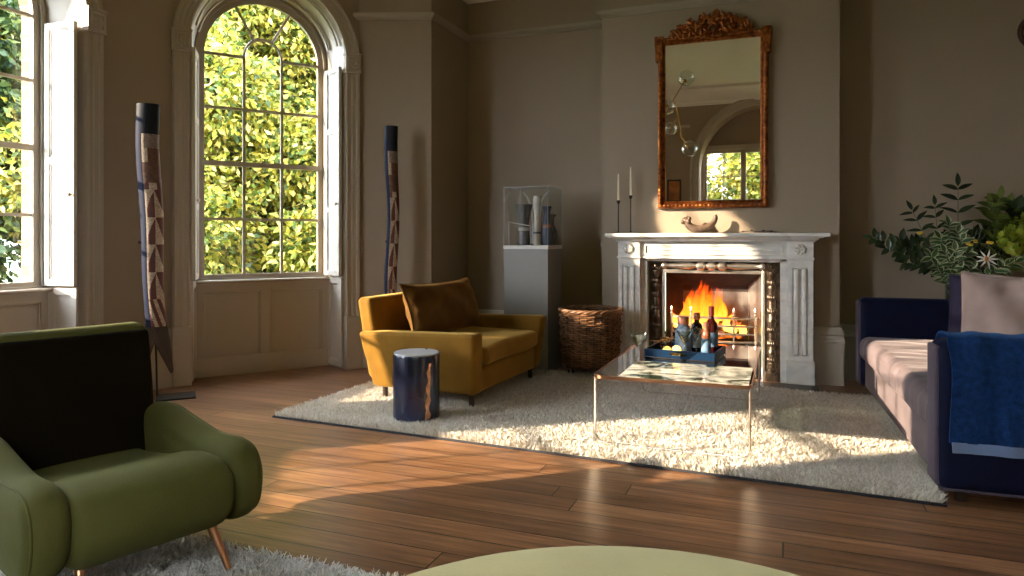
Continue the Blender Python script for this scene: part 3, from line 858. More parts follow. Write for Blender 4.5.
# cast iron register
ins = MB()
ins.box(-.53, -.395, -.012, .03, 0, .96); ins.box(.395, .53, -.012, .03, 0, .96); ins.box(-.395, .395, -.012, .03, .865, .96)
for sx in (-1, 1):
    ins.box(sx * .462 - .05, sx * .462 + .05, -.055, 0, 0, .075)
ins.build('iron_surround', IRON, fp_, bevel=.003)
for sx in (-1, 1):
    cl = MB(); prof = [(.036, .075), (.040, .085), (.040, .10), (.03, .108), (.034, .14), (.026, .15), (.024, .20), (.031, .22), (.031, .235), (.024, .25), (.029, .36), (.026, .45), (.034, .47), (.034, .49), (.027, .50), (.030, .62), (.026, .72), (.033, .74), (.033, .755), (.025, .765), (.023, .82), (.034, .835), (.038, .86), (.038, .875)]
    cl.lathe(prof, 14, (sx * .462, -.02, 0))
    for z in (.17, .30, .41, .56, .67, .79):
        for q in range(7):
            an = pi + q * pi / 6
            cl.ball((sx * .462 + .028 * cos(an), -.02 + .028 * sin(an), z), .012, 4, sq=(1, 1, 2.0))
    cl.build('iron_column', IRON, fp_, ang=40)
    rd = MB()
    M = Matrix.Translation((sx * .462, -.022, .915)) @ Matrix.Rotation(pi / 2, 4, 'X')
    rd.box(sx * .462 - .05, sx * .462 + .05, -.028, 0, .865, .965)
    rd.lathe([(0, .0), (.044, .0), (.046, .012), (.040, .020), (.034, .014), (.028, .014), (.024, .026), (.016, .02), (.014, .02), (.012, .034), (0, .038)], 20, M=M)
    rd.build('corner_roundel', IRON, fp_, ang=40)
bl = MB(); M = Matrix.Translation((-.41, -.040, .918)) @ Matrix.Rotation(pi / 2, 4, 'Y')
prof = [(.016, 0), (.022, .01), (.022, .03), (.013, .045), (.017, .09), (.024, .17), (.026, .22), (.016, .27)]
for k in range(3): prof += [(.016, .285 + k * .085), (.031, .30 + k * .085), (.033, .32 + k * .085), (.031, .34 + k * .085), (.016, .355 + k * .085)]
prof += [(.016, .55), (.026, .60), (.024, .65), (.017, .73), (.013, .775), (.022, .79), (.022, .81), (.016, .82)]
bl.lathe([(r_ * 1.15, z_) for r_, z_ in prof], 14, M=M); bl.build('turned_rail', STEEL, fp_, ang=40)
stl = MB(); ring_ = [(-.395, .022), (-.395, .865), (.395, .865), (.395, .022)]
stl.box(-.410, -.388, -.022, 0, .0, .886); stl.box(.388, .410, -.022, 0, .0, .886); stl.box(-.4095, .4095, -.0215, 0, .855, .885); stl.build('steel_border', STEEL, fp_, bevel=.003)
ck = MB(); ck.add([(-.385, 0, 0), (-.27, .25, 0), (-.27, .25, .74), (-.385, 0, .857)], [(0, 1, 2, 3)]); ck.build('left_cheek', SOOT_SHADE, fp_, smooth=False)  # left cheek darkened to paint in its shade, unlike the right
ck = MB(); ck.add([(.385, 0, 0), (.27, .25, 0), (.27, .25, .74), (.385, 0, .857)], [(0, 1, 2, 3)]); ck.build('right_cheek', STEEL, fp_, smooth=False)
ck = MB(); ck.add([(-.385, 0, .857), (.385, 0, .857), (.27, .25, .74), (-.27, .25, .74)], [(0, 1, 2, 3)])
ck.add([(-.27, .25, .74), (.27, .25, .74), (.27, .25, .68), (-.27, .25, .68)], [(0, 1, 2, 3)]); ck.build('smoke_hood', SOOT_SHADE, fp_, smooth=False)
ck = MB(); ck.add([(-.27, .249, 0), (.27, .249, 0), (.27, .249, .69), (-.27, .249, .69)], [(0, 1, 2, 3)]); ck.build('fireback', FIREBACK, fp_, smooth=False)
ck = MB(); ck.box(-.385, .385, 0, .25, 0, .01); ck.build('hearth_floor', HEARTH, fp_, smooth=False)
tag(MB().box(FX - .80, FX + .80, YBR - .42, YBR - .16, 0, .014).build('hearth_slab', HEARTH, bevel=.003), 'dark slate hearth slab on the floor in front of the fireplace', 'hearth')

gr = thing('fire_grate', 'steel fire grate with horizontal bars standing inside the fireplace opening', 'grate', (FX, YBR, 0))
b = MB()
for z in (.295, .36, .425, .490):
    pts = [(-.33, .19, z), (-.345, .06, z), (-.32, -.0, z), (-.2, -.035, z), (0, -.042, z), (.2, -.035, z), (.32, .0, z), (.345, .06, z), (.33, .19, z)]
    b.tube(spline(pts, 4), .0095 if z in (.295, .490) else .008, 6)
b.build('bars', STEEL, gr, ang=40)
for x in (-.335, -.17, 0, .17, .335):
    y = -.042 + .30 * x * x if abs(x) < .3 else -.003
    u = MB(); u.tube([(x, y, .27 if abs(x) < .3 else .015), (x, y, .51)], .008, 6); u.lathe([(.004, .50), (.013, .515), (.006, .528), (.012, .545), (.002, .575)], 8, (x, y, 0)); u.build('upright', STEEL, gr, ang=40)
p = MB(); p.box(-.325, .325, -.03, -.022, .02, .275); p.box(-.27, .27, -.037, -.029, .05, .245); p.build('ash_plate', STEEL, gr, bevel=.003)
p = MB(); p.box(-.32, .32, -.02, .19, .275, .287); p.build('grate_floor', BLACK, gr)
LG = [((-.24, .02, .33), (.10, .09, .35), .038), ((-.05, .05, .34), (.24, .10, .36), .042), ((-.22, .13, .40), (.16, .05, .43), .036), ((-.02, .14, .42), (.22, .04, .46), .032), ((-.26, .08, .44), (-.02, .13, .47), .03)]
for i, (p, q, r) in enumerate(LG):
    lm = MB(); P, Q = Vector(p), Vector(q)
    pts = [P + (Q - P) * t + Vector((0, .006 * sin(7 * t + i), .008 * sin(9 * t + 2 * i))) for t in (0, .15, .35, .5, .7, .85, 1)]
    lm.tube(pts, [r * (1 + .12 * sin(5 * k + i)) for k in range(7)], 10)
    o = lm.build('log', EMBER, None, ang=45); o.location = (FX, YBR, 0)
    tag(o, 'charred glowing log burning among the flames in the grate', 'log', 'burning logs in the fire grate')
fl = MB(); rr = random.Random(5)
for (x, y, z, h, w_) in ((-.14, .08, .40, .36, .05), (-.07, .06, .40, .46, .055), (0.0, .09, .40, .38, .055), (.08, .06, .42, .48, .042), (-.03, .13, .42, .46, .045), (-.20, .11, .40, .20, .05), (.11, .10, .42, .25, .05), (.03, .03, .40, .22, .045), (-.10, .02, .40, .20, .045), (.17, .06, .36, .16, .045), (.23, .08, .34, .11, .04), (-.27, .09, .38, .14, .04)):
    pts = []; rad = []
    ph = rr.random() * 6
    for k in range(11):
        t = k / 10
        pts.append((x + .035 * t * sin(4 * t + ph), y + .02 * sin(3 * t + ph), z + h * t)); rad.append(w_ * (sin(pi * min(1, t * .92 + .08)) ** .8) * (1.15 - .75 * t) + .001)
    fl.tube([(p[0] - .055 if p[2] > .4 else p[0], p[1], p[2]) for p in pts], rad, 10)
o = fl.build('flames', FLAME, None, ang=0, recalc=True); o.location = (FX, YBR, 0)
tag(o, 'orange and yellow flames rising from the logs in the grate', 'fire', None, 'stuff')

# ------------------------------------------------------------------ mirror over the mantel
mr = thing('wall_mirror', 'tall gilt-framed mirror with carved leafy crest above the mantel', 'mirror', (-.565, YBR, 1.398))
MW, MHt, fw = .442, 1.445, .062
fr = MB()
profm = [(0, -.002), (0, -.030), (.010, -.040), (.018, -.034), (.024, -.036), (.034, -.060), (.046, -.064), (.054, -.052), (.058, -.050), (.062, -.030), (.062, -.002)]
cs = [(-MW + fw, fw), (MW - fw, fw), (MW - fw, MHt - fw), (-MW + fw, MHt - fw)]
vs = []; fs = []; m = len(profm)
for (x, z) in cs:
    sx, sz = (1 if x > 0 else -1), (1 if z > .5 else -1)
    for (o_, v) in profm: vs.append((x + sx * o_, v, z + sz * o_))
for i in range(4):
    for j in range(m): fs.append((i * m + j, ((i + 1) % 4) * m + j, ((i + 1) % 4) * m + (j + 1) % m, i * m + (j + 1) % m))
fr.add(vs, fs)
for i in range(44):
    z = .03 + i * (MHt - .10) / 43
    for sx in (-1, 1): fr.ball((sx * (MW - .022), -.058, z), .013, 4, sq=(1, .8, 1.1))
for i in range(26):
    x = -MW + .03 + i * (2 * MW - .06) / 25
    fr.ball((x, -.058, .022), .013, 4, sq=(1.1, .8, 1)); fr.ball((x, -.058, MHt - .022), .013, 4, sq=(1.1, .8, 1))
fr.build('frame', GILT, mr, ang=40)
for sx in (-1, 1):
    c = MB(); x0, x1 = sorted((sx * (MW - .05), sx * (MW + .022))); c.box(x0, x1, -.075, 0, MHt - .07, MHt + .008); c.box(x0 + .006, x1 - .006, -.07, 0, MHt - .20, MHt - .07)
    c.ball(((x0 + x1) / 2, -.074, MHt - .03), .022, 6, sq=(1, .5, 1)); c.ball(((x0 + x1) / 2, -.066, MHt - .15), .018, 5, sq=(1, .6, 2)); c.build('corner_block', GILT, mr, bevel=.004)
MB().box(-MW + fw - .004, MW - fw + .004, -.022, -.004, fw - .004, MHt - fw + .004).build('mirror_plate', MIRROR, mr, smooth=False)
cr = MB(); rr = random.Random(3)
for i in range(170):
    x = rr.uniform(-.33, .33); top = .17 * (max(0, 1 - (abs(x) / .34)) ** .75) + .018
    z = MHt + rr.uniform(-.01, 1) * top
    a = rr.uniform(-1.1, 1.1) + (-x * 3.0); L = rr.uniform(.022, .042)
    M = Matrix.Translation((x, -.035 - rr.uniform(0, .032), z)) @ Matrix.Rotation(-a, 4, 'Y') @ Matrix.Rotation(rr.uniform(-.5, .5), 4, 'X')
    cr.ball((0, 0, 0), 1, 4, M=M, sq=(L * .36, L * .3, L))
for sx in (-1, 1):
    pts = [(sx * (.02 + .30 * t), -.04, MHt + .02 + .12 * (1 - t) ** 1.3 + .012 * sin(14 * t)) for t in [k / 14 for k in range(15)]]
    cr.tube(pts, [.016 - .009 * k / 14 for k in range(15)], 7)
    sp_ = [(sx * (.10 + .035 * (1 - t) * cos(9 * t)), -.055, MHt + .055 + .035 * (1 - t) * sin(9 * t)) for t in [k / 18 for k in range(19)]]
    cr.tube(sp_, .008, 6)
cr.ball((0, -.05, MHt + .105), .032, 8, sq=(1, .6, 1.25)); cr.box(-.33, .33, -.045, -.01, MHt - .01, MHt + .018)
cr.build('carved_crest', GILT, mr, ang=50)

# ------------------------------------------------------------------ on the mantel
SHZ = 1.190
def candlestick(X, Y, hs, hc, lab, labc):
    t = thing('candlestick', lab, 'candlestick', (X, Y, SHZ), 0, 'candlesticks on the mantel')
    MB().lathe([(0, 0), (.038, 0), (.038, .004), (.010, .010), (.006, .02)], 18).build('base', BLACK, t)
    MB().lathe([(.0045, .008), (.0045, hs - .03)], 8).build('stem', BLACK, t)
    MB().lathe([(.004, hs - .035), (.013, hs - .02), (.016, hs), (.012, hs), (.011, hs - .012)], 14).build('candle_cup', BLACK, t)
    c = thing('candle', labc, 'candle', (X, Y, SHZ + hs - .011), 0, 'candles on the mantel')
    MB().lathe([(0, 0), (.0105, 0), (.0105, .02), (.0085, hc * .6), (.006, hc - .012), (.003, hc - .003), (0, hc)], 14).build('wax', WAX, c)
    MB().tube([(0, 0, hc - .002), (.001, 0, hc + .010)], .001, 5).build('wick', BLACK, c)
candlestick(-1.34, 5.965, .285, .245, 'shorter thin black candlestick at the left end of the mantel', 'ivory taper candle in the shorter leftmost candlestick')
candlestick(-1.232, 5.962, .325, .260, 'taller thin black candlestick, the one nearer the mirror', 'ivory taper candle in the taller candlestick nearer the mirror')
hn = thing('horn_sculpture', 'curved brown horn with a knobbly end lying on the marble mantel', 'sculpture', (-.635, 5.915, SHZ))
pts = spline([(-.125, 0, .105), (-.10, 0, .060), (-.05, -.005, .034), (.01, -.005, .034), (.06, 0, .055), (.095, .005, .09), (.108, .008, .125), (.100, .01, .145)], 6)
k = len(pts); h_ = MB(); h_.tube(pts, [(.026 + .008 * sin(pi * min(1, i / k * 1.6))) * (1 if i < k * .55 else 1 - .45 * (i - k * .55) / (k * .45)) for i in range(k)], 12); h_.build('horn', BONE, hn)
h_ = MB()
for (x, y, z, r) in ((-.128, 0, .105, .030), (-.105, -.022, .098, .022), (-.150, -.01, .092, .02), (-.118, .01, .128, .016), (-.098, -.01, .120, .017), (-.142, -.012, .118, .014)): h_.ball((x, y, z), r, 6)
h_.build('knobbly_end', BONE, hn)
tw = MB(); tw.tube(spline([(.21, 0, .006), (.30, .01, .016), (.36, -.01, .010), (.42, 0, .014), (.50, .01, .007)], 5), .0035, 5)
for (x, z) in ((.25, .014), (.31, .022), (.40, .02), (.46, .016)): tw.ball((x, 0, z), .007, 4, sq=(1.6, 1, .7))
o = tw.build('dried_twig', BARK, None); o.location = (-.56, 5.93, SHZ); tag(o, 'thin dried twig lying along the mantel right of the horn', 'twig')

# ------------------------------------------------------------------ shag rugs
def shag(name, label, x0, x1, y0, y1, loc, rz, m, n, seed, length=.042, wid=.008):
    t = thing(name, label, 'rug', loc, rz)
    MB().box(x0, x1, y0, y1, 0.001, .012).build('backing', RUGBASE, t, smooth=False)
    bd = MB(); e = .012
    bd.box(x0 - e, x1 + e, y0 - e, y0, 0.001, .013); bd.box(x0 - e, x1 + e, y1, y1 + e, 0.001, .013); bd.box(x0 - e, x0, y0, y1, 0.001, .013); bd.box(x1, x1 + e, y0, y1, 0.001, .013)
    bd.build('binding', BIND, t, bevel=.002)
    r = np.random.default_rng(seed)
    bx = r.uniform(x0, x1, n); by = r.uniform(y0, y1, n)
    a = r.uniform(0, 2 * np.pi, n); w = wid * r.uniform(.6, 1.3, n)
    # tufts lean together in clumps
    la = 2.2 * np.sin(bx * 23 + 3 * np.sin(by * 17)) + 2.2 * np.cos(by * 27 + 2 * np.sin(bx * 19)) + r.normal(0, .8, n)
    ln = length * r.uniform(.55, 1.0, n); lean = r.uniform(.25, .95, n)
    ca, sa = np.cos(a) * w / 2, np.sin(a) * w / 2
    V = np.zeros((n, 6, 3)); z0 = .010
    hx, hy = np.cos(la) * ln * lean, np.sin(la) * ln * lean; hz = ln * np.sqrt(1 - lean ** 2 * .8)
    for i, (t_, sc_) in enumerate(((0, .8), (.55, 1.0), (1.0, .55))):
        cxx = bx + hx * t_ ** 1.6; cyy = by + hy * t_ ** 1.6; czz = z0 + hz * (t_ ** .85)
        V[:, 2 * i, 0] = cxx - ca * sc_; V[:, 2 * i, 1] = cyy - sa * sc_; V[:, 2 * i, 2] = czz
        V[:, 2 * i + 1, 0] = cxx + ca * sc_; V[:, 2 * i + 1, 1] = cyy + sa * sc_; V[:, 2 * i + 1, 2] = czz
    b0 = np.arange(n)[:, None] * 6
    F = np.concatenate([b0 + np.array([0, 1, 3, 2]), b0 + np.array([2, 3, 5, 4])], axis=0)
    o = numesh('pile', V.reshape(-1, 3), F, m, t, smooth=True); o['kind'] = 'stuff'
    return t
shag('shag_rug', 'large cream shag rug under the glass coffee table and mustard armchair', -1.83, 1.85, -1.03, 1.04, (-1.17, 4.575, 0), radians(-2.5), RUGC, 200000, 3, .040, .0065)
shag('shag_rug.001', 'pale grey shag rug under the olive green armchair in the corner', -1.1, 1.1, -.95, .94, (-2.05, 1.08, 0), 0, RUGG, 90000, 4, .036, .0065)

# ------------------------------------------------------------------ mustard armchair
ac = thing('armchair', 'wide mustard velvet armchair with flared arms standing on the cream rug', 'armchair', (-2.265, 4.77, .02), radians(-2.4))
def flare(sgn):
    def f(x, y, z):
        k = (z + .20) / .40                       # 0 bottom .. 1 top
        k = max(0, min(1, k))
        return (x + (.035 if x > 0 else -.075) * (k - .5) * 1.0 + (0 if x > 0 else 0), y + sgn * .075 * (k - .6), z + (.012 * (x / .4) if k > .5 else 0))
    return f
for sg in (-1, 1):
    a_ = MB(); a_.rbox((-.005, sg * .565, .295), (.425, .070, .200), .028, n=3, sub=6, fn=flare(sg)); a_.build('arm', MUSTARD, ac, ang=60)
a_ = MB(); a_.rbox((.0, 0, .180), (.395, .53, .085), .025, n=3, sub=4); a_.build('seat_frame', MUSTARD, ac, ang=60)
a_ = MB(); a_.rbox((-.375, 0, .43), (.062, .605, .285), .04, n=3, sub=6, fn=lambda x, y, z: (x - .075 * ((z + .285) / .57), y * (1 + .03 * (z / .285)), z)); a_.build('backrest', MUSTARD, ac, ang=60)
def seatfn(x, y, z):
    p = (1 - (x / .39) ** 4) * (1 - (y / .49) ** 4)
    dz = (.028 * p if z > 0 else 0) + (.006 * sin(9 * y + 6 * x) * p if z > 0 else 0)
    return (x + (.012 * sin(8 * y) if x > .3 else 0), y, z + dz)
a_ = MB(); a_.rbox((.055, 0, .335), (.385, .488, .062), .045, n=4, sub=14, fn=seatfn); a_.build('seat_cushion', MUSTARD, ac, ang=70)
for (x, y) in ((.345, -.515), (.345, .515), (-.345, -.50), (-.345, .50)):
    a_ = MB(); a_.tube([(x, y, 0), (x, y, .11)], [.018, .022], 12); a_.build('leg', DARKWOOD, ac)

def pillow(mb, w, h, t, n=22, pinch=.10, seed=0, wr=.012, M=None):
    vs = []; fs = []; r = random.Random(seed); p1, p2, p3 = r.random() * 6, r.random() * 6, r.random() * 6
    for sd in (1, -1):
        for i in range(n + 1):
            for j in range(n + 1):
                u, v = -1 + 2 * i / n, -1 + 2 * j / n
                x = u * w / 2 * (1 - pinch * (1 - v * v) * abs(u) ** 2 * .6); z = v * h / 2 * (1 - pinch * (1 - u * u) * abs(v) ** 2)
                e = max(0, (1 - u * u) * (1 - v * v))
                y = sd * (t / 2 * e ** .42 + wr * e ** .3 * (sin(7 * u + 5 * v + p1) * .5 + sin(11 * v - 6 * u + p2) * .35 + sin(15 * u * v + p3) * .3) + .0015)
                vs.append((x, y, z))
    N1 = (n + 1) ** 2
    for s_ in (0, 1):
        for i in range(n):
            for j in range(n):
                a = s_ * N1 + i * (n + 1) + j; q = (a, a + n + 1, a + n + 2, a + 1); fs.append(q if s_ == 0 else q[::-1])
    ed = [(i, 0) for i in range(n)] + [(n, j) for j in range(n)] + [(i, n) for i in range(n, 0, -1)] + [(0, j) for j in range(n, 0, -1)]
    for k in range(len(ed)):
        a = ed[k][0] * (n + 1) + ed[k][1]; b_ = ed[(k + 1) % len(ed)]; b2 = b_[0] * (n + 1) + b_[1]
        fs.append((a, b2, N1 + b2, N1 + a))
    mb.add(vs, fs, 0, M); return mb
cu = thing('back_cushion', 'plump dark bronze velvet cushion leaning on the mustard armchair back', 'cushion', (-2.375, 4.765, .43), radians(-2.4))
M = Matrix.Translation((-.04, 0, .195)) @ Matrix.Rotation(radians(-17), 4, 'Y') @ Matrix.Rotation(pi / 2, 4, 'Z')
pillow(MB(), 1.03, .425, .22, M=M, seed=3, pinch=.12, wr=.014).build('cover', BRONZE, cu, ang=80)
pp = []
for k in range(80):
    s_ = k / 20.0
    q = int(s_); f_ = s_ - q; u, v = [(-1 + 2 * f_, -1), (1, -1 + 2 * f_), (1 - 2 * f_, 1), (-1, 1 - 2 * f_)][q]
    pp.append(M @ Vector((u * .515 * (1 - .12 * (1 - v * v) * .6), 0, v * .2125 * (1 - .12 * (1 - u * u)))))
MB().tube(pp, .006, 6, closed=True).build('piping', BRONZE, cu)

# drum side table
dm = thing('drum_side_table', 'blue-black cylindrical drum table with pale top beside the mustard armchair', 'side table', (-2.155, 3.875, .022))
MB().lathe([(.140, 0), (.145, .006), (.146, .20), (.147, .395), (.144, .405), (0.0, .405)], 40).build('body', DRUM, dm, ang=30)
MB().lathe([(0, .405), (.141, .405), (.141, .412), (.138, .414), (0, .414)], 40).build('top', DRUMTOP, dm, ang=30)
stv = []; stf = []
A0 = atan2(-3.9, 2.13) + .48
for i in range(13):
    z = .02 + .34 * i / 12; wv = .012 * (1 + .5 * sin(i * 2.1)) * (1 - .5 * i / 12) + .003; ac_ = A0 + .10 * (i / 12) + .03 * sin(i * 1.7)
    for d in (-1, 1): stv.append((.1478 * cos(ac_ + d * wv / .147), .1478 * sin(ac_ + d * wv / .147), z))
    for d in (1, -1): stv.append((.140 * cos(ac_ + d * wv / .147), .140 * sin(ac_ + d * wv / .147), z))
for i in range(12):
    for j in range(4): stf.append((i * 4 + j, i * 4 + (j + 1) % 4, i * 4 + 4 + (j + 1) % 4, i * 4 + 4 + j))
stf += [(0, 1, 2, 3), (48, 49, 50, 51)]
MB().add(stv, stf).build('worn_streak', GOLDLEAF, dm)
MB().ball((.015, .105, .418), .006, 5).build('top_stud', BLACK, dm)

# ------------------------------------------------------------------ olive armchair
oc = thing('armchair.001', 'olive green velvet armchair with rounded arms, nearest the left window', 'armchair', (-2.146, 1.746, .03), radians(-18))
def outl(pts, n=7): return [(p[0], p[1]) for p in spline([(a, b, 0) for a, b in pts], n, closed=True)]
armo = outl([(-.42, .17), (-.44, .32), (-.41, .43), (-.28, .455), (-.10, .428), (.08, .405), (.22, .41), (.315, .385), (.36, .30), (.335, .18), (.24, .125), (.05, .12), (-.26, .13)])
for sg in (-1, 1):
    M = Matrix.Translation((0, sg * .300, 0))
    o = MB().pad(armo, .125, .055, .012, 6, M=M).build('arm', OLIVE, oc, ang=80)
    # piping along the rim
    A = [Vector((a, b)) for a, b in armo]; n = len(A)
    for sd in (1,):
        pts = []
        for i in range(n):
            d = (A[(i + 1) % n] - A[i - 1]).normalized(); nn = Vector((d.y, -d.x))
            area = sum(A[k].x * A[(k + 1) % n].y - A[(k + 1) % n].x * A[k].y for k in range(n))
            if area < 0: nn = -nn
            p = A[i] - nn * .016
            pts.append((p.x, sg * .300 + sg * .0465, p.y))
        MB().tube(pts, .0042, 6, closed=True).build('piping', OLIVE, o)
bo = MB()
bo.rbox((0, 0, 0), (.062, .300, .292), .055, n=4, sub=7, fn=lambda x, y, z: (x + .03 * (y / .345) ** 2, y * (1 + .04 * (z / .295)), z))
bo.build('backrest', OLIVE, oc, ang=80, loc=(-.462, 0, .480), rot=(0, radians(-13), 0))
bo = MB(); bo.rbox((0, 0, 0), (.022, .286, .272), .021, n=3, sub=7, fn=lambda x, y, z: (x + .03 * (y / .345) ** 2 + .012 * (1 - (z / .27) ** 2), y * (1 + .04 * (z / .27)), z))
bo.build('inner_back_shade', OLIVE_SHADED, oc, ang=80, loc=(-.399, 0, .474), rot=(0, radians(-13), 0))  # near-black layer paints the shade on the chair's inner back
sc_ = outl([(-.38, .20), (-.39, .30), (-.30, .29), (-.06, .32), (.13, .368), (.27, .378), (.360, .340), (.385, .26), (.355, .18), (.25, .13), (.0, .125), (-.2, .135)])
MB().pad(sc_, .49, .05, .0, 4).build('seat_cushion', OLIVE, oc, ang=80)
for (x, y, fx, fy) in ((.26, .20, .345, .225), (.26, -.20, .345, -.225), (-.33, .20, -.40, .225), (-.33, -.20, -.40, -.225)):
    MB().tube([(x, y, .155), (fx, fy, .002)], [.017, .010], 10).build('leg', COPPER, oc)

# ottoman
ot = thing('ottoman', 'round pale olive velvet ottoman in front, only its curved top visible', 'ottoman', (-.165, .955, 0))
MB().lathe([(0, .09), (.60, .09), (.665, .10), (.69, .125), (.70, .18), (.70, .27), (.695, .31)], 64).build('body', OLIVEP, ot, ang=60)
MB().lathe([(.695, .305), (.722, .32), (.738, .35), (.735, .385), (.715, .415), (.67, .438), (.55, .449), (.3, .454), (0, .455)], 72).build('seat_pad', OLIVEP, ot, ang=60)
MB().tube([(.708 * cos(2 * pi * i / 72), .708 * sin(2 * pi * i / 72), .31) for i in range(72)], .006, 6, closed=True).build('piping', OLIVEP, ot)
for q in range(4):
    an = pi / 4 + q * pi / 2; MB().tube([(.5 * cos(an), .5 * sin(an), 0), (.48 * cos(an), .48 * sin(an), .10)], [.016, .024], 10).build('foot', DARKWOOD, ot)

# ------------------------------------------------------------------ glass coffee table
ct = thing('coffee_table', 'low glass coffee table with thin bent metal legs on the cream rug', 'coffee table', (-.565, 4.40, .02))
TX, TY, TZ = .413, .70, .385
def rrect(hx, hy, r, n=6):
    out = []
    for (cx_, cy_, a0) in ((hx - r, hy - r, 0), (-hx + r, hy - r, 90), (-hx + r, -hy + r, 180), (hx - r, -hy + r, 270)):
        for i in range(n + 1):
            a = radians(a0 + 90 * i / n); out.append((cx_ + r * cos(a), cy_ + r * sin(a)))
    return out
rp_ = rrect(TX - .004, TY - .004, .055)
n = len(rp_)
MB().add([(x, y, TZ - .012) for x, y in rp_] + [(x, y, TZ) for x, y in rp_], [tuple(range(n)), tuple(range(2 * n - 1, n - 1, -1))] + [(i, (i + 1) % n, n + (i + 1) % n, n + i) for i in range(n)]).build('glass_top', TABLEGLASS, ct, smooth=False)
tb = MB(); rp2 = rrect(TX, TY, .06)
vs = []; fs = []
for (x, y), (xi, yi) in zip(rp2, rrect(TX - .008, TY - .008, .052)):
    vs += [(x, y, TZ - .016), (x, y, TZ + .002), (xi, yi, TZ + .002), (xi, yi, TZ - .016)]
for i in range(n):
    for j in range(4): fs.append((i * 4 + j, ((i + 1) % n) * 4 + j, ((i + 1) % n) * 4 + (j + 1) % 4, i * 4 + (j + 1) % 4))
tb.add(vs, fs).build('rim', COPPER, ct, ang=30)
for sy in (-1, 1):
    for sx in (-1, 1):
        x = sx * (TX - .012); y = sy * (TY - .035)
        pts = [(x, y, TZ - .014), (x, y, .075)] + [(x - sx * .06 * (1 - cos(a)), y, .075 - .06 * sin(a)) for a in [k * pi / 2 / 6 for k in range(1, 7)]] + [(sx * .15, y, .015)]
        MB().tube(pts, .0062, 8).build('leg', NICKEL, ct)
    MB().tube([(-.15, sy * (TY - .035), .015), (.15, sy * (TY - .035), .015)], .0062, 8).build('floor_runner', NICKEL, ct)
STREAKED = marble_mat('green_white_streaks', (0.75, 0.73, 0.62), (0.02, 0.04, 0.025), 4.5, 0.10, (0.40, 0.60))
MB().box(-.27, .395, -.685, -.17, TZ + .0002, TZ + .0022).build('streaked_inset', STREAKED, ct, smooth=False)  # thin panel with green-and-white streaks on top of the glass
TT = .02 + TZ + .0005

# tray with drinks
tr = thing('serving_tray', 'dark blue lacquer tray with cut-out handles on the glass table', 'tray', (-.585, 4.52, TT), radians(-6))
t_ = MB(); hx, hy, hh = .215, .175, .056
t_.box(-hx, hx, -hy, hy, 0, .008); t_.build('tray_base', TRAYIN, tr, bevel=.002)
for (nm, x0, x1, y0, y1) in (('side', -hx, hx, -hy, -hy + .010), ('side', -hx, hx, hy - .010, hy)):
    # long walls carry a handle slot
    s_ = MB(); s_.box(x0, -.05, y0, y1, .008, hh); s_.box(.05, x1, y0, y1, .008, hh); s_.box(-.05, .05, y0, y1, .008, .024); s_.box(-.05, .05, y0, y1, .042, hh); s_.build('tray_wall', TRAYB, tr, bevel=.0015)
for (x0, x1) in ((-hx, -hx + .010), (hx - .010, hx)):
    s_ = MB(); s_.box(x0, x1, -hy + .010, hy - .010, .008, hh); s_.build('tray_wall', TRAYB, tr, bevel=.0015)
TB = TT + .0085
def bottle(name, label, X, Y, prof, m, capprof=None, capm=None, lab=None, labm=None, extra=None):
    t = thing(name, label, 'bottle', (X, Y, TB))
    MB().lathe(prof, 22).build('body', m, t, ang=35)
    if capprof: MB().lathe(capprof, 18).build('cap', capm, t, ang=35)
    if lab:
        r, z0, z1 = lab; MB().lathe([(r - .002, z0), (r + .0006, z0), (r + .0006, z1), (r - .002, z1)], 22).build('paper_label', labm, t, ang=35)
    if extra:
        r, z0, z1, mm = extra; MB().lathe([(r - .002, z0), (r + .0006, z0), (r + .0006, z1), (r - .002, z1)], 22).build('neck_band', mm, t, ang=35)
    return t
bottle('bottle', 'tall dark red wine bottle at the back right of the tray', -.435, 4.60, [(0, 0), (.037, 0), (.040, .006), (.040, .175), (.036, .198), (.018, .222), (.0155, .235), (.0155, .29), (.017, .291), (.017, .300), (0, .300)], REDGLASS, [(.0165, .245), (.0172, .245), (.0172, .303), (0, .303)], mat('red_foil', (0.16, 0.02, 0.015), .4), (.040, .05, .14), LABELB)
bottle('bottle.001', 'small blue-labelled bottle with copper neck at the tray front right', -.455, 4.475, [(0, 0), (.027, 0), (.029, .004), (.029, .135), (.024, .155), (.016, .168), (.015, .20), (0, .20)], mat('orange_spirit', (.30, .10, .05), .15, coat=.4), [(.0155, .165), (.0165, .165), (.0165, .215), (0, .215)], CAPCU, (.029, .03, .115), LABELB, (.029, .008, .026, CAPCU))
bottle('bottle.002', 'stout pale blue bottle with wide copper cap, left of the tray centre', -.60, 4.525, [(0, 0), (.052, 0), (.055, .006), (.053, .12), (.046, .16), (.036, .178), (.030, .19), (.030, .20), (0, .20)], BLUEGLASS, [(.030, .19), (.036, .192), (.036, .232), (.032, .238), (0, .238)], CAPCU)
bottle('bottle.003', 'dark square-shouldered bottle behind the martini glasses on the tray', -.525, 4.60, [(0, 0), (.034, 0), (.036, .005), (.036, .16), (.031, .185), (.016, .20), (.0145, .225), (0, .225)], DKGLASS, [(.0150, .215), (.021, .216), (.021, .255), (.018, .258), (0, .258)], CAPCU, (.036, .04, .13), LABELW)
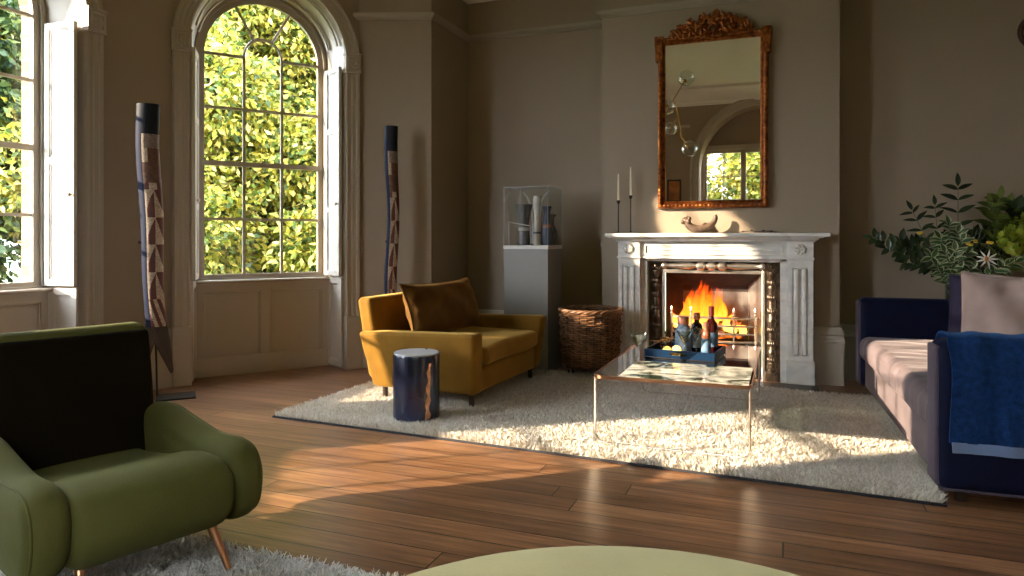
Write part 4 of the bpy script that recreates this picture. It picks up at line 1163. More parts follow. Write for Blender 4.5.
def martini(label, X, Y, z, hgt=.175, rim=.058, drink=True):
    t = thing('martini_glass', label, 'glass', (X, Y, z), 0, 'martini glasses')
    MB().lathe([(0, 0), (.038, 0), (.038, .0025), (.010, .006), (.0035, .012)], 22).build('foot', GLASS, t, ang=40)
    MB().lathe([(.0035, .011), (.0032, .06), (.0042, hgt - .082)], 10).build('stem', GLASS, t, ang=40)
    MB().lathe([(.004, hgt - .083), (.010, hgt - .078), (rim, hgt), (rim - .0015, hgt), (.008, hgt - .074), (.001, hgt - .077)], 26).build('bowl', GLASS, t, ang=40)
    if drink:
        MB().lathe([(.001, hgt - .075), (.008, hgt - .073), (rim * .72, hgt - .022), (0, hgt - .022)], 22).build('drink', glass('pale_drink', (.93, .92, .82), .10), t, ang=40)
    return t
martini('martini glass standing alone on the glass table, left of the tray', -.815, 4.165, TT)
martini('martini glass on the tray in front of the pale blue bottle', -.575, 4.405, TB, .165, .054)
martini('martini glass on the tray between the two labelled bottles', -.515, 4.475, TB, .17, .048, False)
fpz = thing('coffee_press', 'small brass-caged glass coffee press at the tray left corner', 'coffee press', (-.71, 4.52, TB))
MB().lathe([(0, .006), (.034, .006), (.034, .088), (.033, .088), (.033, .009), (0, .009)], 20).build('glass_beaker', GLASS, fpz, ang=40)
c = MB()
for z in (.004, .045, .086): c.tube([(.036 * cos(2 * pi * i / 24), .036 * sin(2 * pi * i / 24), z) for i in range(24)], .0028, 6, closed=True)
for q in range(8): c.tube([(.036 * cos(q * pi / 4), .036 * sin(q * pi / 4), 0), (.036 * cos(q * pi / 4), .036 * sin(q * pi / 4), .088)], .0028, 6)
c.build('brass_cage', BRASS, fpz)
MB().lathe([(0, .088), (.037, .088), (.037, .094), (.018, .104), (0, .106)], 20).build('lid', BRASS, fpz, ang=40)
MB().lathe([(.002, .104), (.002, .125), (.007, .128), (.008, .136), (0, .142)], 12).build('plunger_knob', BLACK, fpz, ang=40)
for (X, Y, r, ax, lb) in ((-.688, 4.412, .033, 68, 'cut lemon half at the tray front, the left one of the pair'), (-.628, 4.402, .037, 75, 'larger cut lemon half at the tray front, right beside the other half')):
    t = thing('lemon_half', lb, 'lemon', (X, Y, TB), radians(-25), 'lemon halves on the tray')
    M = Matrix.Translation((0, 0, r * (.95 if ax > 40 else .15))) @ Matrix.Rotation(radians(ax), 4, 'X')
    vs = []
    prof = [(r * cos(a), -r * 1.05 * sin(a)) for a in [k * pi / 2 / 8 for k in range(9)]] if ax > 40 else [(r * cos(a), r * 1.0 * sin(a)) for a in [k * pi / 2 / 8 for k in range(9)]]
    MB().lathe(prof, 22, M=M).build('rind', LEMON, t, ang=60)
    sg_ = 1 if ax > 40 else -1
    MB().lathe([(0, .0004 * sg_), (r * .93, .0004 * sg_), (r * .9, .002 * sg_), (0, .002 * sg_)], 22, M=M).build('flesh', LEMONIN, t, ang=60)

# ------------------------------------------------------------------ plinth with display case
PX, PY = -2.055, 5.785
pl = thing('display_plinth', 'tall grey square plinth with a white top slab against the alcove wall', 'plinth', (PX, PY, 0))
MB().box(-.20, .20, -.195, .195, 0, 1.055).build('column', PLINTH, pl, bevel=.003)
MB().box(-.204, .204, -.199, .199, 1.055, 1.087).build('top_slab', PLINTHTOP, pl, bevel=.003)
PZ = 1.0875
cs_ = thing('display_case', 'clear acrylic display case full of vessels on the grey plinth', 'display case', (PX, PY, PZ))
cw, chh, th = .198, .495, .005
for (nm, a) in (('front_panel', (-cw, cw, -cw, -cw + th, 0, chh)), ('back_panel', (-cw, cw, cw - th, cw, 0, chh)), ('side_panel', (-cw, -cw + th, -cw + th, cw - th, 0, chh)), ('side_panel', (cw - th, cw, -cw + th, cw - th, 0, chh)), ('top_panel', (-cw, cw, -cw, cw, chh, chh + th))):
    MB().box(*a).build(nm, ACRYL, cs_, smooth=False)
e = MB(); q = .0022
for sx in (-1, 1):
    for sy in (-1, 1): e.box(sx * cw - q, sx * cw + q, sy * cw - q, sy * cw + q, 0, chh + th)
for z in (chh + th,):
    for s_ in (-1, 1):
        e.box(-cw, cw, s_ * cw - q, s_ * cw + q, z - q, z + q); e.box(s_ * cw - q, s_ * cw + q, -cw, cw, z - q, z + q)
e.build('polished_edge', mat('acrylic_edge', (.22, .23, .22), .3), cs_, smooth=False)
def vessel(name, label, dx, dy, prof, m, m2=None, cuts=None, tilt=0, cat='vase', sc_=(1.25, 1.2)):
    t = thing(name, label, cat, (PX + dx, PY + dy, PZ + .001))
    prof = [(r_ * sc_[0], z_ * sc_[1]) for r_, z_ in prof]
    MB().lathe(prof, 20, M=Matrix.Rotation(radians(tilt), 4, 'Y')).build('body', m, t, ang=50)
    if m2:
        r, z = cuts[0] * sc_[0], cuts[1] * sc_[1]; MB().lathe([(r, z), (r + .004, z + .006), (r + .004, z + .028), (r, z + .034)], 20, M=Matrix.Rotation(radians(tilt), 4, 'Y')).build('band', m2, t, ang=50)
    return t
vessel('vase', 'dark hourglass-shaped charcoal vase, largest in the display case', -.072, -.045, [(0, 0), (.050, 0), (.046, .03), (.038, .10), (.034, .15), (.042, .21), (.056, .275), (.062, .295), (.056, .295), (.04, .22), (0, .21)], CHAR, BONEW, (.036, .10))
vessel('vase.001', 'tall narrow pale vase in the middle of the display case', .052, -.05, [(0, 0), (.026, 0), (.030, .05), (.022, .14), (.020, .22), (.030, .30), (.026, .355), (.020, .355), (.022, .30), (0, .28)], BONEW, TEALC, (.024, .07))
vessel('vase.002', 'inky blue vase with a rust band near the case right side', .125, .0, [(0, 0), (.040, 0), (.046, .05), (.040, .12), (.026, .19), (.022, .24), (.034, .28), (.030, .28), (.018, .24), (0, .20)], TEALC, RUST, (.036, .12))
vessel('vase.003', 'small rust-brown bottle vase at the case left side', -.132, .075, [(0, 0), (.034, 0), (.042, .04), (.036, .10), (.016, .15), (.014, .21), (.022, .225), (.018, .225), (.010, .2), (0, .15)], RUST)
vessel('vase.004', 'dark round-bellied vase at the case back right corner', .132, .128, [(0, 0), (.036, 0), (.05, .06), (.045, .12), (.02, .17), (.018, .24), (.042, .27), (.038, .27), (.014, .24), (0, .18)], CHAR, sc_=(1, 1))
def tusk(name, label, pts, r0, m):
    t = thing(name, label, 'tusk', (PX, PY, PZ + .002)); p = spline(pts, 7); k = len(p)
    MB().tube(p, [r0 * (1 - .8 * i / (k - 1)) + .002 for i in range(k)], 10).build('shaft', m, t)
    MB().lathe([(0, 0), (r0 * 1.35, 0), (r0 * 1.35, .012), (0, .012)], 14, (pts[0][0], pts[0][1], -.001)).build('collar', CHAR, t)
tusk('carved_tusk', 'pale curved tusk standing in the case, bending to the left', [(-.03, .10, .012), (-.03, .10, .18), (-.045, .10, .30), (-.08, .10, .40), (-.13, .10, .47)][::1], .022, BONEW)
tusk('carved_tusk.001', 'pale curved tusk standing in the case, bending to the right', [(.035, .05, .012), (.035, .05, .22), (.05, .05, .33), (.08, .05, .42), (.13, .05, .475)], .02, BONEW)
st_ = MB(); st_.tube([(-.175, -.15, .20), (.03, -.155, .165)], .004, 8); st_.tube([(-.17, -.15, 0), (-.172, -.15, .20)], .003, 8); st_.tube([(.028, -.155, 0), (.03, -.155, .166)], .003, 8)
o = st_.build('bone_rod', BONEW, None); o.location = (PX, PY, PZ + .001); tag(o, 'thin pale rod on two pins near the front of the case', 'rod')

# ------------------------------------------------------------------ wicker log basket on castors
bk = thing('log_basket', 'round brown wicker log basket on castors between plinth and fireplace', 'basket', (-1.505, 5.655, 0))
BR0, BR1, bz0, bz1 = .222, .250, .105, .555
wv = MB(); NS = 26
rows = 27
for k in range(rows):
    z = bz0 + .01 + (bz1 - bz0 - .03) * k / (rows - 1); rad = BR0 + (BR1 - BR0) * (k / (rows - 1)) ** .7 + .006 * sin(k * 1.3)
    pts = []
    for i in range(NS * 4):
        a = 2 * pi * i / (NS * 4)
        pts.append(((rad + .0085 * cos(NS / 2 * a + (pi if k % 2 else 0))) * cos(a), (rad + .0085 * cos(NS / 2 * a + (pi if k % 2 else 0))) * sin(a), z + .002 * sin(5 * a + k)))
    wv.tube(pts, .0066, 5, closed=True)
wv.build('woven_wall', WICKER, bk, ang=60)
sk = MB()
for i in range(NS):
    a = 2 * pi * i / NS; sk.tube([(BR0 * cos(a), BR0 * sin(a), bz0), (BR1 * cos(a), BR1 * sin(a), bz1)], .006, 6)
sk.build('stakes', WICKERD, bk)
rm = MB()
for s_ in range(3):
    rm.tube([((BR1 + .004 + .010 * cos(9 * 2 * pi * i / 90 + s_ * 2.1)) * cos(2 * pi * i / 90), (BR1 + .004 + .010 * cos(9 * 2 * pi * i / 90 + s_ * 2.1)) * sin(2 * pi * i / 90), bz1 + .010 * sin(9 * 2 * pi * i / 90 + s_ * 2.1)) for i in range(90)], .009, 6, closed=True)
rm.build('braided_rim', WICKER, bk, ang=60)
MB().lathe([(0, bz0), (BR0, bz0), (BR0 - .004, bz0 + .02), (BR1 - .018, bz1 - .02), (BR1 - .026, bz1 - .02), (BR0 - .012, bz0 + .03), (0, bz0 + .03)], 30).build('lining', WICKERD, bk)
MB().lathe([(0, .085), (BR0 - .01, .085), (BR0 - .01, bz0 + .002), (0, bz0 + .002)], 30).build('base_board', DARKWOOD, bk, ang=40)
for q in range(4):
    an = pi / 4 + q * pi / 2 - .25; x, y = .165 * cos(an), .165 * sin(an)
    c = MB(); M = Matrix.Translation((x, y, .033)) @ Matrix.Rotation(pi / 2, 4, 'X') @ Matrix.Translation((0, 0, -.012)); c.lathe([(0, 0), (.030, 0), (.032, .004), (.032, .02), (.03, .024), (0, .024)], 18, M=M)
    o = c.build('castor', BLACK, bk, ang=40)
    f = MB(); f.box(x - .008, x + .008, y - .018, y - .014, .03, .086); f.box(x - .008, x + .008, y + .014, y + .018, .03, .086); f.build('castor_fork', NICKEL, o)
for i, (x, y, a, tz, r) in enumerate(((-.06, .02, .3, .62, .045), (.07, -.05, 2.0, .60, .05), (.03, .09, 1.2, .61, .042))):
    pass

# ------------------------------------------------------------------ sofa
sf = thing('sofa', 'long mauve and navy velvet sofa along the right side of the room', 'sofa', (.622, 3.455, 0), radians(2.6))
SL = 2.42
PLUM = mat('plum_velvet_and_sheen', (0.065, 0.052, 0.068), 0.75, spec=0.12, sheen=0.2, sheen_tint=(0.7, 0.62, 0.7), var=0.12, vscale=8)
b = MB(); b.rbox((.50, SL / 2, .165), (.475, SL / 2 - .03, .105), .02, n=3, sub=3); b.build('base', MAUVE, sf, ang=60)
def armf(x, y, z): return (x, y + .006 * sin(6 * x), z)
for (nm, yc) in (('arm', .095), ('arm', SL - .095)):
    o_ = MB(); o_.rbox((.50, yc, .385), (.515, .092, .325), .055, n=4, sub=6, fn=armf); o = o_.build(nm, NAVY, sf, ang=70)
    ps = []
    MB().rbox((-.006, yc, .385), (.012, .072, .30), .011, n=3, sub=1).build('front_sheen', PLUM, o, ang=60)  # plum face paints the velvet sheen on the navy arm front
    MB().rbox((.50, yc - .0 , .073), (.50, .088, .006), .005, n=2, sub=1).build('bottom_welt', PLUM, o, ang=60)
b = MB(); b.rbox((.935, SL / 2, .46), (.085, SL / 2 - .01, .28), .06, n=4, sub=6); b.build('backrest', NAVY, sf, ang=70)
def sofaseat(x, y, z):
    yy = y / (SL / 2 - .19); xx = x / .43
    e = max(0, 1 - yy ** 6) * max(0, 1 - max(0, xx) ** 6)
    cr = .005 * sin(38 * y + 3 * sin(5 * x)) + .004 * sin(61 * y + 2.2 * x + 1) + .003 * sin(90 * y - 4 * x)
    if z > -.02 or x < -.38:
        return (x - (cr * .9 if x < -.36 else 0), y, z + (cr + .02) * e * (1 if z > 0 else .3))
    return (x, y, z)
b = MB(); b.rbox((.415, SL / 2, .345), (.43, SL / 2 - .192, .085), .065, n=5, sub=60, fn=sofaseat); b.build('seat_cushion', MAUVE, sf, ang=80)
for (x, y) in ((.10, .12), (.10, SL - .12), (.90, .12), (.90, SL - .12)):
    MB().tube([(x, y, 0), (x, y, .075)], [.022, .028], 12).build('foot', DARKWOOD, sf)
NAVYD = mat('ink_velvet', (0.002, 0.002, 0.006), 0.85, spec=0.03, var=0.3, vscale=8)
# loose cushions
def cushion_thing(name, label, loc, rz, tilt, w_, h_, t_, m, seed, pinch=.09, wr=.012):
    t = thing(name, label, 'cushion', loc, rz)
    M = Matrix.Translation((0, 0, h_ / 2 * cos(tilt))) @ Matrix.Rotation(-tilt, 4, 'X')
    pillow(MB(), w_, h_, t_, M=M, seed=seed, pinch=pinch, wr=wr, n=26).build('cover', m, t, ang=80)
    pp = []
    for k in range(80):
        s_ = k / 20.0; q = int(s_); f_ = s_ - q; u, v = [(-1 + 2 * f_, -1), (1, -1 + 2 * f_), (1 - 2 * f_, 1), (-1, 1 - 2 * f_)][q]
        pp.append(M @ Vector((u * w_ / 2 * (1 - pinch * (1 - v * v) * .6), 0, v * h_ / 2 * (1 - pinch * (1 - u * u)))))
    MB().tube(pp, .005, 6, closed=True).build('piping', m, t)
    return t
cushion_thing('scatter_cushion', 'dusty pink linen cushion leaning on the sofa above the blue throw', (1.13, 4.22, .425), radians(-22), radians(14), .58, .56, .20, PINK, 9, wr=.034)
cushion_thing('scatter_cushion.001', 'dark navy velvet cushion tucked behind the pink cushion on the sofa', (1.10, 4.52, .425), radians(-30), radians(10), .54, .52, .18, NAVYD, 4)
# throw over the near arm
tw = thing('throw_blanket', 'deep blue woollen throw with pale hem draped over the near sofa arm', 'blanket', (.622, 3.455, 0), radians(2.6))
def drape(z_end):
    path = [(.205, .445), (.2, .60), (.195, .66), (.175, .705), (.135, .7225), (.05, .7225), (.012, .705), (-.005, .66), (-.011, .58), (-.012, .42), (-.012, z_end)]
    return spline([(a, b, 0) for a, b in path], 5)
def sheet(mb, path, x0, x1, nx, th):
    vs = []; fs = []; k = len(path)
    for s_ in (0, 1):
        for i, p in enumerate(path):
            a = Vector(path[max(i - 1, 0)][:2]); c = Vector(path[min(i + 1, k - 1)][:2]); d = (c - a).normalized(); nn = Vector((d.y, -d.x)) * -1
            if nn.y < 0 and i < k * .75 and abs(nn.y) > .5: nn = -nn
            out = Vector((-d.y, d.x))
            out = Vector((p[0] - .1, p[1] - .5)); out = (nn if nn.dot(out) > 0 else -nn)
            for j in range(nx + 1):
                x = x0 + (x1 - x0) * j / nx
                wv_ = .004 * sin(x * 31 + i * .12) + .003 * sin(x * 57)
                o_ = (th if s_ else .001) + max(0, wv_ + .004)
                vs.append((x + .006 * sin(i * .35) * (1 if j in (0,) else 0), p[0] + out.x * o_, p[1] + out.y * o_))
    N1 = k * (nx + 1)
    for s_ in (0, 1):
        for i in range(k - 1):
            for j in range(nx):
                a = s_ * N1 + i * (nx + 1) + j; fs.append((a, a + 1, a + nx + 2, a + nx + 1))
    for i in range(k - 1):
        for j in (0, nx):
            a = i * (nx + 1) + j; fs.append((a, a + nx + 1, N1 + a + nx + 1, N1 + a))
    for j in range(nx):
        for i in (0, k - 1):
            a = i * (nx + 1) + j; fs.append((a, a + 1, N1 + a + 1, N1 + a))
    return mb.add(vs, fs)
sheet(MB(), drape(.285), .030, .82, 40, .010).build('cloth', BLUEKNIT, tw, ang=70)
hm = [(-.012, .288, 0), (-.012, .27, 0), (-.012, .243, 0)]
sheet(MB(), hm, .033, .82, 40, .011).build('hem_band', BLUEHEM, tw, ang=70)

# ------------------------------------------------------------------ flowers behind the sofa
sd = thing('console_table', 'dark narrow console table behind the far sofa arm holding the vase', 'console table', (1.24, 6.12, 0))
MB().box(-.34, .34, -.125, .125, .47, .50).build('tabletop', DARKWOOD, sd, bevel=.003)
for sx in (-1, 1):
    for sy in (-1, 1): MB().tube([(sx * .31, sy * .10, 0), (sx * .31, sy * .10, .472)], [.012, .018], 8).build('leg', DARKWOOD, sd)
VX, VY, VZ = 1.205, 6.11, .501
vs_ = thing('flower_vase', 'glass vase behind the far sofa arm holding the leafy arrangement', 'vase', (VX, VY, VZ))
MB().lathe([(0, 0), (.075, 0), (.08, .01), (.08, .37), (.085, .39), (.081, .39), (.076, .37), (.076, .014), (0, .012)], 26).build('glass_wall', glass('green_vase_glass', (.72, .82, .74), .10), vs_, ang=40)
MB().lathe([(0, .013), (.0745, .014), (.0745, .25), (0, .25)], 24).build('water', glass('vase_water', (.72, .80, .70), .04), vs_, ang=40)
fa = thing('foliage_arrangement', 'leafy arrangement of dark sprays, variegated leaves and lime flowers in the vase', 'plant', (VX, VY, VZ + .02))
def leafshape(L, W, n=5, bend=.15):
    # spine along +x, returns left/right rows
    pts = []
    for i in range(n + 1):
        t = i / n; w = W * sin(pi * min(1, t ** .8)) ** .9 * .5
        pts.append((L * t, w, -bend * L * t * t))
    return pts
def add_leaf(mb, p, d, up, L, W, mi=0, edge=None, bend=.2):
    d = Vector(d).normalized(); up = Vector(up); s_ = d.cross(up)
    if s_.length < 1e-4: s_ = d.orthogonal()
    s_.normalize(); u = s_.cross(d)
    pts = leafshape(L, W, 6, bend); vs = []; fs = []; mis = []
    for (x, w, z) in pts:
        c = Vector(p) + d * x + u * z
        fold = u * (w * .35)
        if edge is None: vs += [c + s_ * w + fold, c, c - s_ * w + fold]
        else: vs += [c + s_ * w + fold, c + s_ * w * .62 + fold * .62, c, c - s_ * w * .62 + fold * .62, c - s_ * w + fold]
    k = 3 if edge is None else 5
    b0 = len(mb.v); mb.v += [tuple(v) for v in vs]
    for i in range(len(pts) - 1):
        for j in range(k - 1):
            a = b0 + i * k + j; mb.f.append((a, a + 1, a + k + 1, a + k)); mb.m.append(mi if (edge is None or 0 < j < k - 2) else edge)
rr = random.Random(21)
stems = MB(); dk = MB(); vg = MB(); lt = MB()
o0 = Vector((0, 0, .05))
def spray(mb, tip, mid, nl, L, W, pair=True, edge=None, mi=0, start=.35, jit=.3):
    P = [Vector(q) for q in spline([(rr.uniform(-.03, .03), rr.uniform(-.03, .03), .05), (rr.uniform(-.03, .03), rr.uniform(-.03, .03), .33), mid, tip], 8)]
    stems.tube(P, [.0045 - .003 * i / (len(P) - 1) for i in range(len(P))], 5)
    for k in range(nl):
        t = start + (1 - start) * (k + .5) / nl; i = min(len(P) - 2, int(t * (len(P) - 1))); d = (P[i + 1] - P[i]).normalized(); p = P[i]
        sid = d.cross(Vector((0, -1, .3)))
        if sid.length < .1: sid = Vector((1, 0, 0))
        sid.normalize()
        for sg in ((1, -1) if pair else ((1 if k % 2 else -1),)):
            dd = (sid * sg + d * .55 + Vector((rr.uniform(-jit, jit), rr.uniform(-jit, jit) - .15, rr.uniform(-jit, jit)))).normalized()
            add_leaf(mb, p, dd, Vector((rr.uniform(-.4, .4), -.8, .6)), L * 1.12 * rr.uniform(.8, 1.15), W * rr.uniform(.8, 1.15), mi, edge)
    add_leaf(mb, P[-1], (P[-1] - P[-3]), Vector((0, -.8, .6)), L, W, mi, edge)
def rel(px, py, Y=6.05):
    t = math.atan2(px - 512, FPX) - YAW; X = Y * math.tan(t); d = -X * sin(YAW) + Y * cos(YAW)
    return (X - VX, Y - VY, H + (238 - py) / FPX * d - VZ - .02)
# dark pinnate sprays
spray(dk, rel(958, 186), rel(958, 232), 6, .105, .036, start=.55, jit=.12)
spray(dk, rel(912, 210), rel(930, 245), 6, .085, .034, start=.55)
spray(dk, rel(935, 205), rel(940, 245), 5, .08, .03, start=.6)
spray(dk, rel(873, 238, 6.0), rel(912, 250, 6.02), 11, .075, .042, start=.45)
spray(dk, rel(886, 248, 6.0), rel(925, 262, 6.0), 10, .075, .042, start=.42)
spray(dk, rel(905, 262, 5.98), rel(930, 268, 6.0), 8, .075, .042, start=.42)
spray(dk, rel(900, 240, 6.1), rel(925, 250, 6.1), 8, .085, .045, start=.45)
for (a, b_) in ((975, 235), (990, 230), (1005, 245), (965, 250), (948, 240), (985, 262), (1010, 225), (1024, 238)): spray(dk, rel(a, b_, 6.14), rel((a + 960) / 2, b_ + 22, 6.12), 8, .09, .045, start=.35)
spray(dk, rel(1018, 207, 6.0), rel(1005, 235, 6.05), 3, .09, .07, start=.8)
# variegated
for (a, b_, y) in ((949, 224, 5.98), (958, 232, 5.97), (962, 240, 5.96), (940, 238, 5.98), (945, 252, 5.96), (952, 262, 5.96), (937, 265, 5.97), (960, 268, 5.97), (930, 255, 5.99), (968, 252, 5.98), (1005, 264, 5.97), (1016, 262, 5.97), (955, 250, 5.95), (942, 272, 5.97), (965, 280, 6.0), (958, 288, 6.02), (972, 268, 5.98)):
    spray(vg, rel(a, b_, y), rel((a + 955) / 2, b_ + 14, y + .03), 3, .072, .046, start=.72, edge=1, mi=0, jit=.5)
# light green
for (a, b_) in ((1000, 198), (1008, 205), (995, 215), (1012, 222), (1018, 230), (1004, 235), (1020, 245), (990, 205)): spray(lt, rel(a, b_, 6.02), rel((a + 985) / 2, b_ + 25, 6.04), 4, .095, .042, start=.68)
for k in range(7):
    a = rel(965 + k * 3, 225 + 5 * (k % 3), 5.97); stems.tube([(0, 0, .3), (a[0] * .7, a[1] * .8, a[2] * .8), a], .0025, 5)
stems.build('stems', STEMM, fa, ang=60)
dk.build('dark_sprays', LEAF_D, fa, ang=0, recalc=False); vg.build('variegated_leaves', [LEAF_VG, LEAF_VW], fa, ang=0, recalc=False); lt.build('light_leaves', LEAF_L, fa, ang=0, recalc=False)
def bloom(px, py, Y, kind):
    c = Vector(rel(px, py, Y)); mb = MB()
    if kind == 'lime':
        for i in range(90):
            th, ph = math.acos(rr.uniform(-1, 1)), rr.uniform(0, 2 * pi); d = Vector((sin(th) * cos(ph), sin(th) * sin(ph), cos(th)))
            add_leaf(mb, c + d * .055, (d + Vector((rr.uniform(-.6, .6), rr.uniform(-.6, .6), rr.uniform(-.6, .6)))), Vector((rr.random() - .5, rr.random() - .5, rr.random() - .5)), .07, .055)
        mb.build('lime_flower', PETALY, fa, ang=0, recalc=False)
    elif kind == 'star':
        for i in range(9):
            a = 2 * pi * i / 9; add_leaf(mb, c, (cos(a), -.25, sin(a) * .8), (0, -1, 0), .075, .014)
        o = mb.build('star_flower', PETALW, fa, ang=0, recalc=False)
        m2 = MB()
        for i in range(10): m2.ball(c + Vector((rr.uniform(-.014, .014), -.012, rr.uniform(-.012, .012))), .007, 4)
        m2.build('floret', FLORET, o)
    else:
        for i in range(3): mb.ball(c + Vector((rr.uniform(-.012, .012), 0, rr.uniform(-.008, .008))), .011, 5, sq=(1.4, 1, .9))
        mb.build('yellow_bud', YELLOW, fa)
    stems2 = MB(); stems2.tube([(0, 0, .3), (c.x * .6, c.y * .6, c.z * .7), c], .003, 5); stems2.build('stem', STEMM, fa)
bloom(1016, 240, 5.97, 'lime'); bloom(1026, 222, 6.05, 'lime'); bloom(987, 259, 5.95, 'star')
for (a, b_) in ((969, 244), (975, 241), (990, 243), (920, 233)): bloom(a, b_, 5.95, 'bud')

# small round mirror on the right alcove wall
rm_ = thing('round_mirror', 'small round plum-framed mirror on the alcove wall at the upper right', 'mirror', (1.745, YALC, 2.69))
MB().tube([(.10 * cos(2 * pi * i / 48), -.018, .11 * sin(2 * pi * i / 48)) for i in range(48)], .021, 8, closed=True).build('frame', MAUVEW, rm_)
MB().lathe([(0, 0), (.095, 0), (.095, .008), (0, .016)], 30, M=Matrix.Translation((0, -.004, 0)) @ Matrix.Rotation(pi / 2, 4, 'X')).build('mirror_plate', MIRROR, rm_)

# ------------------------------------------------------------------ painted poles
def pole(label, X, Y, h, rad, lean, tail, seed, off):
    face = atan2(-Y, -X)
    t = thing('painted_pole', label, 'pole', (X, Y, 0), face + pi / 2, 'painted poles beside the arched window')   # local -y looks at the room
    MB().box(-.13, .13, -.11, .11, 0, .012).build('stand_plate', BLACK, t, bevel=.002)
    z0 = .52
    MB().tube([(off * .9, .03, .012), (off, .03, z0 + .1)], .007, 8).build('stand_rod', BLACK, t)
    NSG, NZ = 88, 330; r = random.Random(seed)
    vs = []; fs = []; mis = []
    sx = lambda z: off + lean * (z - z0) / (h - z0) * -1 + .012 * sin(2.3 * z + seed) + .008 * sin(6 * z)
    for k in range(NZ + 1):
        z = z0 + (h - z0) * k / NZ; rr_ = rad * (.86 + .14 * (k / NZ) + .03 * sin(z * 5 + seed))
        for j in range(NSG):
            a = 2 * pi * j / NSG; vs.append((sx(z) + rr_ * cos(a), rr_ * .8 * sin(a), z))
    Lz = h - z0
    for k in range(NZ):
        z = (k + .5) / NZ
        for j in range(NSG):
            a = 2 * pi * (j + .5) / NSG
            fs.append((k * NSG + j, k * NSG + (j + 1) % NSG, (k + 1) * NSG + (j + 1) % NSG, (k + 1) * NSG + j))
            x = cos(a); front = sin(a) < .15
            u = (x + .45) / 1.45                                     # 0..1 across the painted face
            mi = 0
            if z > .865 or not front or u < 0: mi = 1 if (u < 0 and z < .93) else 0
            elif z > .80: mi = 4 if u > .12 else 3
            elif z > .735: mi = 3 if u < .30 else 5
            elif z > .645: mi = 5
            elif z > .615: mi = 2 if abs(u - .5) > .22 else 3
            else:
                c = z / .615 * 5.0; f_ = c - int(c)
                if int(c) == 0: mi = 2 if (int(u * 4 + f_ * 2) % 2 == 0) else 3
                else:
                    if u < .52: mi = 2 if (f_ < .95 * min(1, (u / .52)) ** .55 and u > .06) else 3
                    else:
                        w_ = (u - .52) / .48; mi = 3 if f_ < (1 - w_ * .85) else 2
            mis.append(mi)
    mb = MB(); mb.v = vs; mb.f = fs + [tuple(range(NSG)), tuple(NZ * NSG + j for j in range(NSG))]; mb.m = mis + [0, 0]
    o = mb.build('painted_shaft', [CARBON, PBLUE, PRED, PCREAM, PGREY, PBROWN], t, ang=50)
    kn = MB(); kn.tube([(sx(1.2) - rad * .95, -.01, 1.12), (sx(1.2) - rad * 1.12, -.01, 1.12)], .010, 8); kn.build('side_peg', BLACK, o)
    # forked tail hanging below the shaft
    tl = MB(); out = [(sx(z0) - rad * .95, z0 + .03), (sx(z0) + rad * .8, z0 + .04), (sx(z0) + rad * 1.1, z0 - .10), (sx(z0) + rad * 1.4, z0 - .33), (sx(z0) + rad * 1.15, z0 - .345), (sx(z0) + rad * .30, z0 - .20), (sx(z0) - rad * .15, z0 - .12), (sx(z0) - rad * .60, z0 - .24), (sx(z0) - rad * .85, z0 - .20)]
    tl.prism(out, -.02, .02); o = tl.build('forked_tail', DARKWOOD, t, bevel=.004)
    ln_ = MB(); c0 = sx(z0)
    ln_.tube([(c0 - rad * .7, -.021, z0 - .16), (c0 + rad * .7, -.021, z0 + .02)], .0025, 5); ln_.tube([(c0 - rad * .4, -.021, z0 + .02), (c0 + rad * 1.2, -.021, z0 - .30)], .0025, 5); ln_.build('incised_line', PRED, o)
pole('tall painted pole left of the arched window, near the olive armchair', -4.10, 3.83, 2.10, .079, .035, True, 1, -.135)
pole('tall painted pole right of the arched window, behind the mustard armchair', -3.11, 5.18, 2.10, .056, .02, True, 4, .0)

# ------------------------------------------------------------------ things the mirror shows
ch = thing('globe_chandelier', 'branching brass chandelier with clear glass globes, seen in the mirror', 'chandelier', (-1.68, 2.55, ZC))
MB().lathe([(0, -.03), (.06, -.03), (.065, -.005), (0, 0)], 20).build('ceiling_rose', BRASS, ch)
MB().tube(spline([(0, 0, -.02), (0, 0, -.45), (.03, 0, -.75), (.28, 0, -.78), (.36, 0, -1.0), (.40, 0, -1.28)], 6), .009, 8).build('stem', BRASS, ch)
GL = [((.29, 0, -.78), (.42, -.02, -.56), .105), ((.36, 0, -1.0), (.30, .02, -1.10), .085), ((.40, 0, -1.27), (.46, 0, -1.36), .105), ((.03, 0, -.72), (-.22, .1, -.85), .10), ((.2, 0, -.79), (.25, .28, -.90), .10), ((.03, 0, -.6), (-.15, -.2, -.5), .10)]
for i, (p, q, r) in enumerate(GL):
    P, Q = Vector(p), Vector(q); d = (Q - P).normalized()
    MB().tube([P, Q], .006, 6).build('branch', BRASS, ch)
    MB().ball(Q + d * r * .8, r, 12).build('glass_globe', GLASS, ch, ang=0)
    MB().ball(Q + d * r * .35, r * .30, 6).build('lamp_holder', BRASS, ch)
pc = thing('framed_picture', 'small orange framed picture on the wall, reflected in the mirror', 'picture', (-1.82, YF, 1.98))
f = MB(); f.box(-.12, .12, 0.002, .03, -.20, -.17); f.box(-.12, .12, 0.002, .03, .17, .20); f.box(-.12, -.095, 0.002, .03, -.2, .2); f.box(.095, .12, 0.002, .03, -.2, .2); f.build('frame', DARKWOOD, pc)
MB().box(-.096, .096, 0.002, .015, -.172, .172).build('print', PICORANGE, pc)

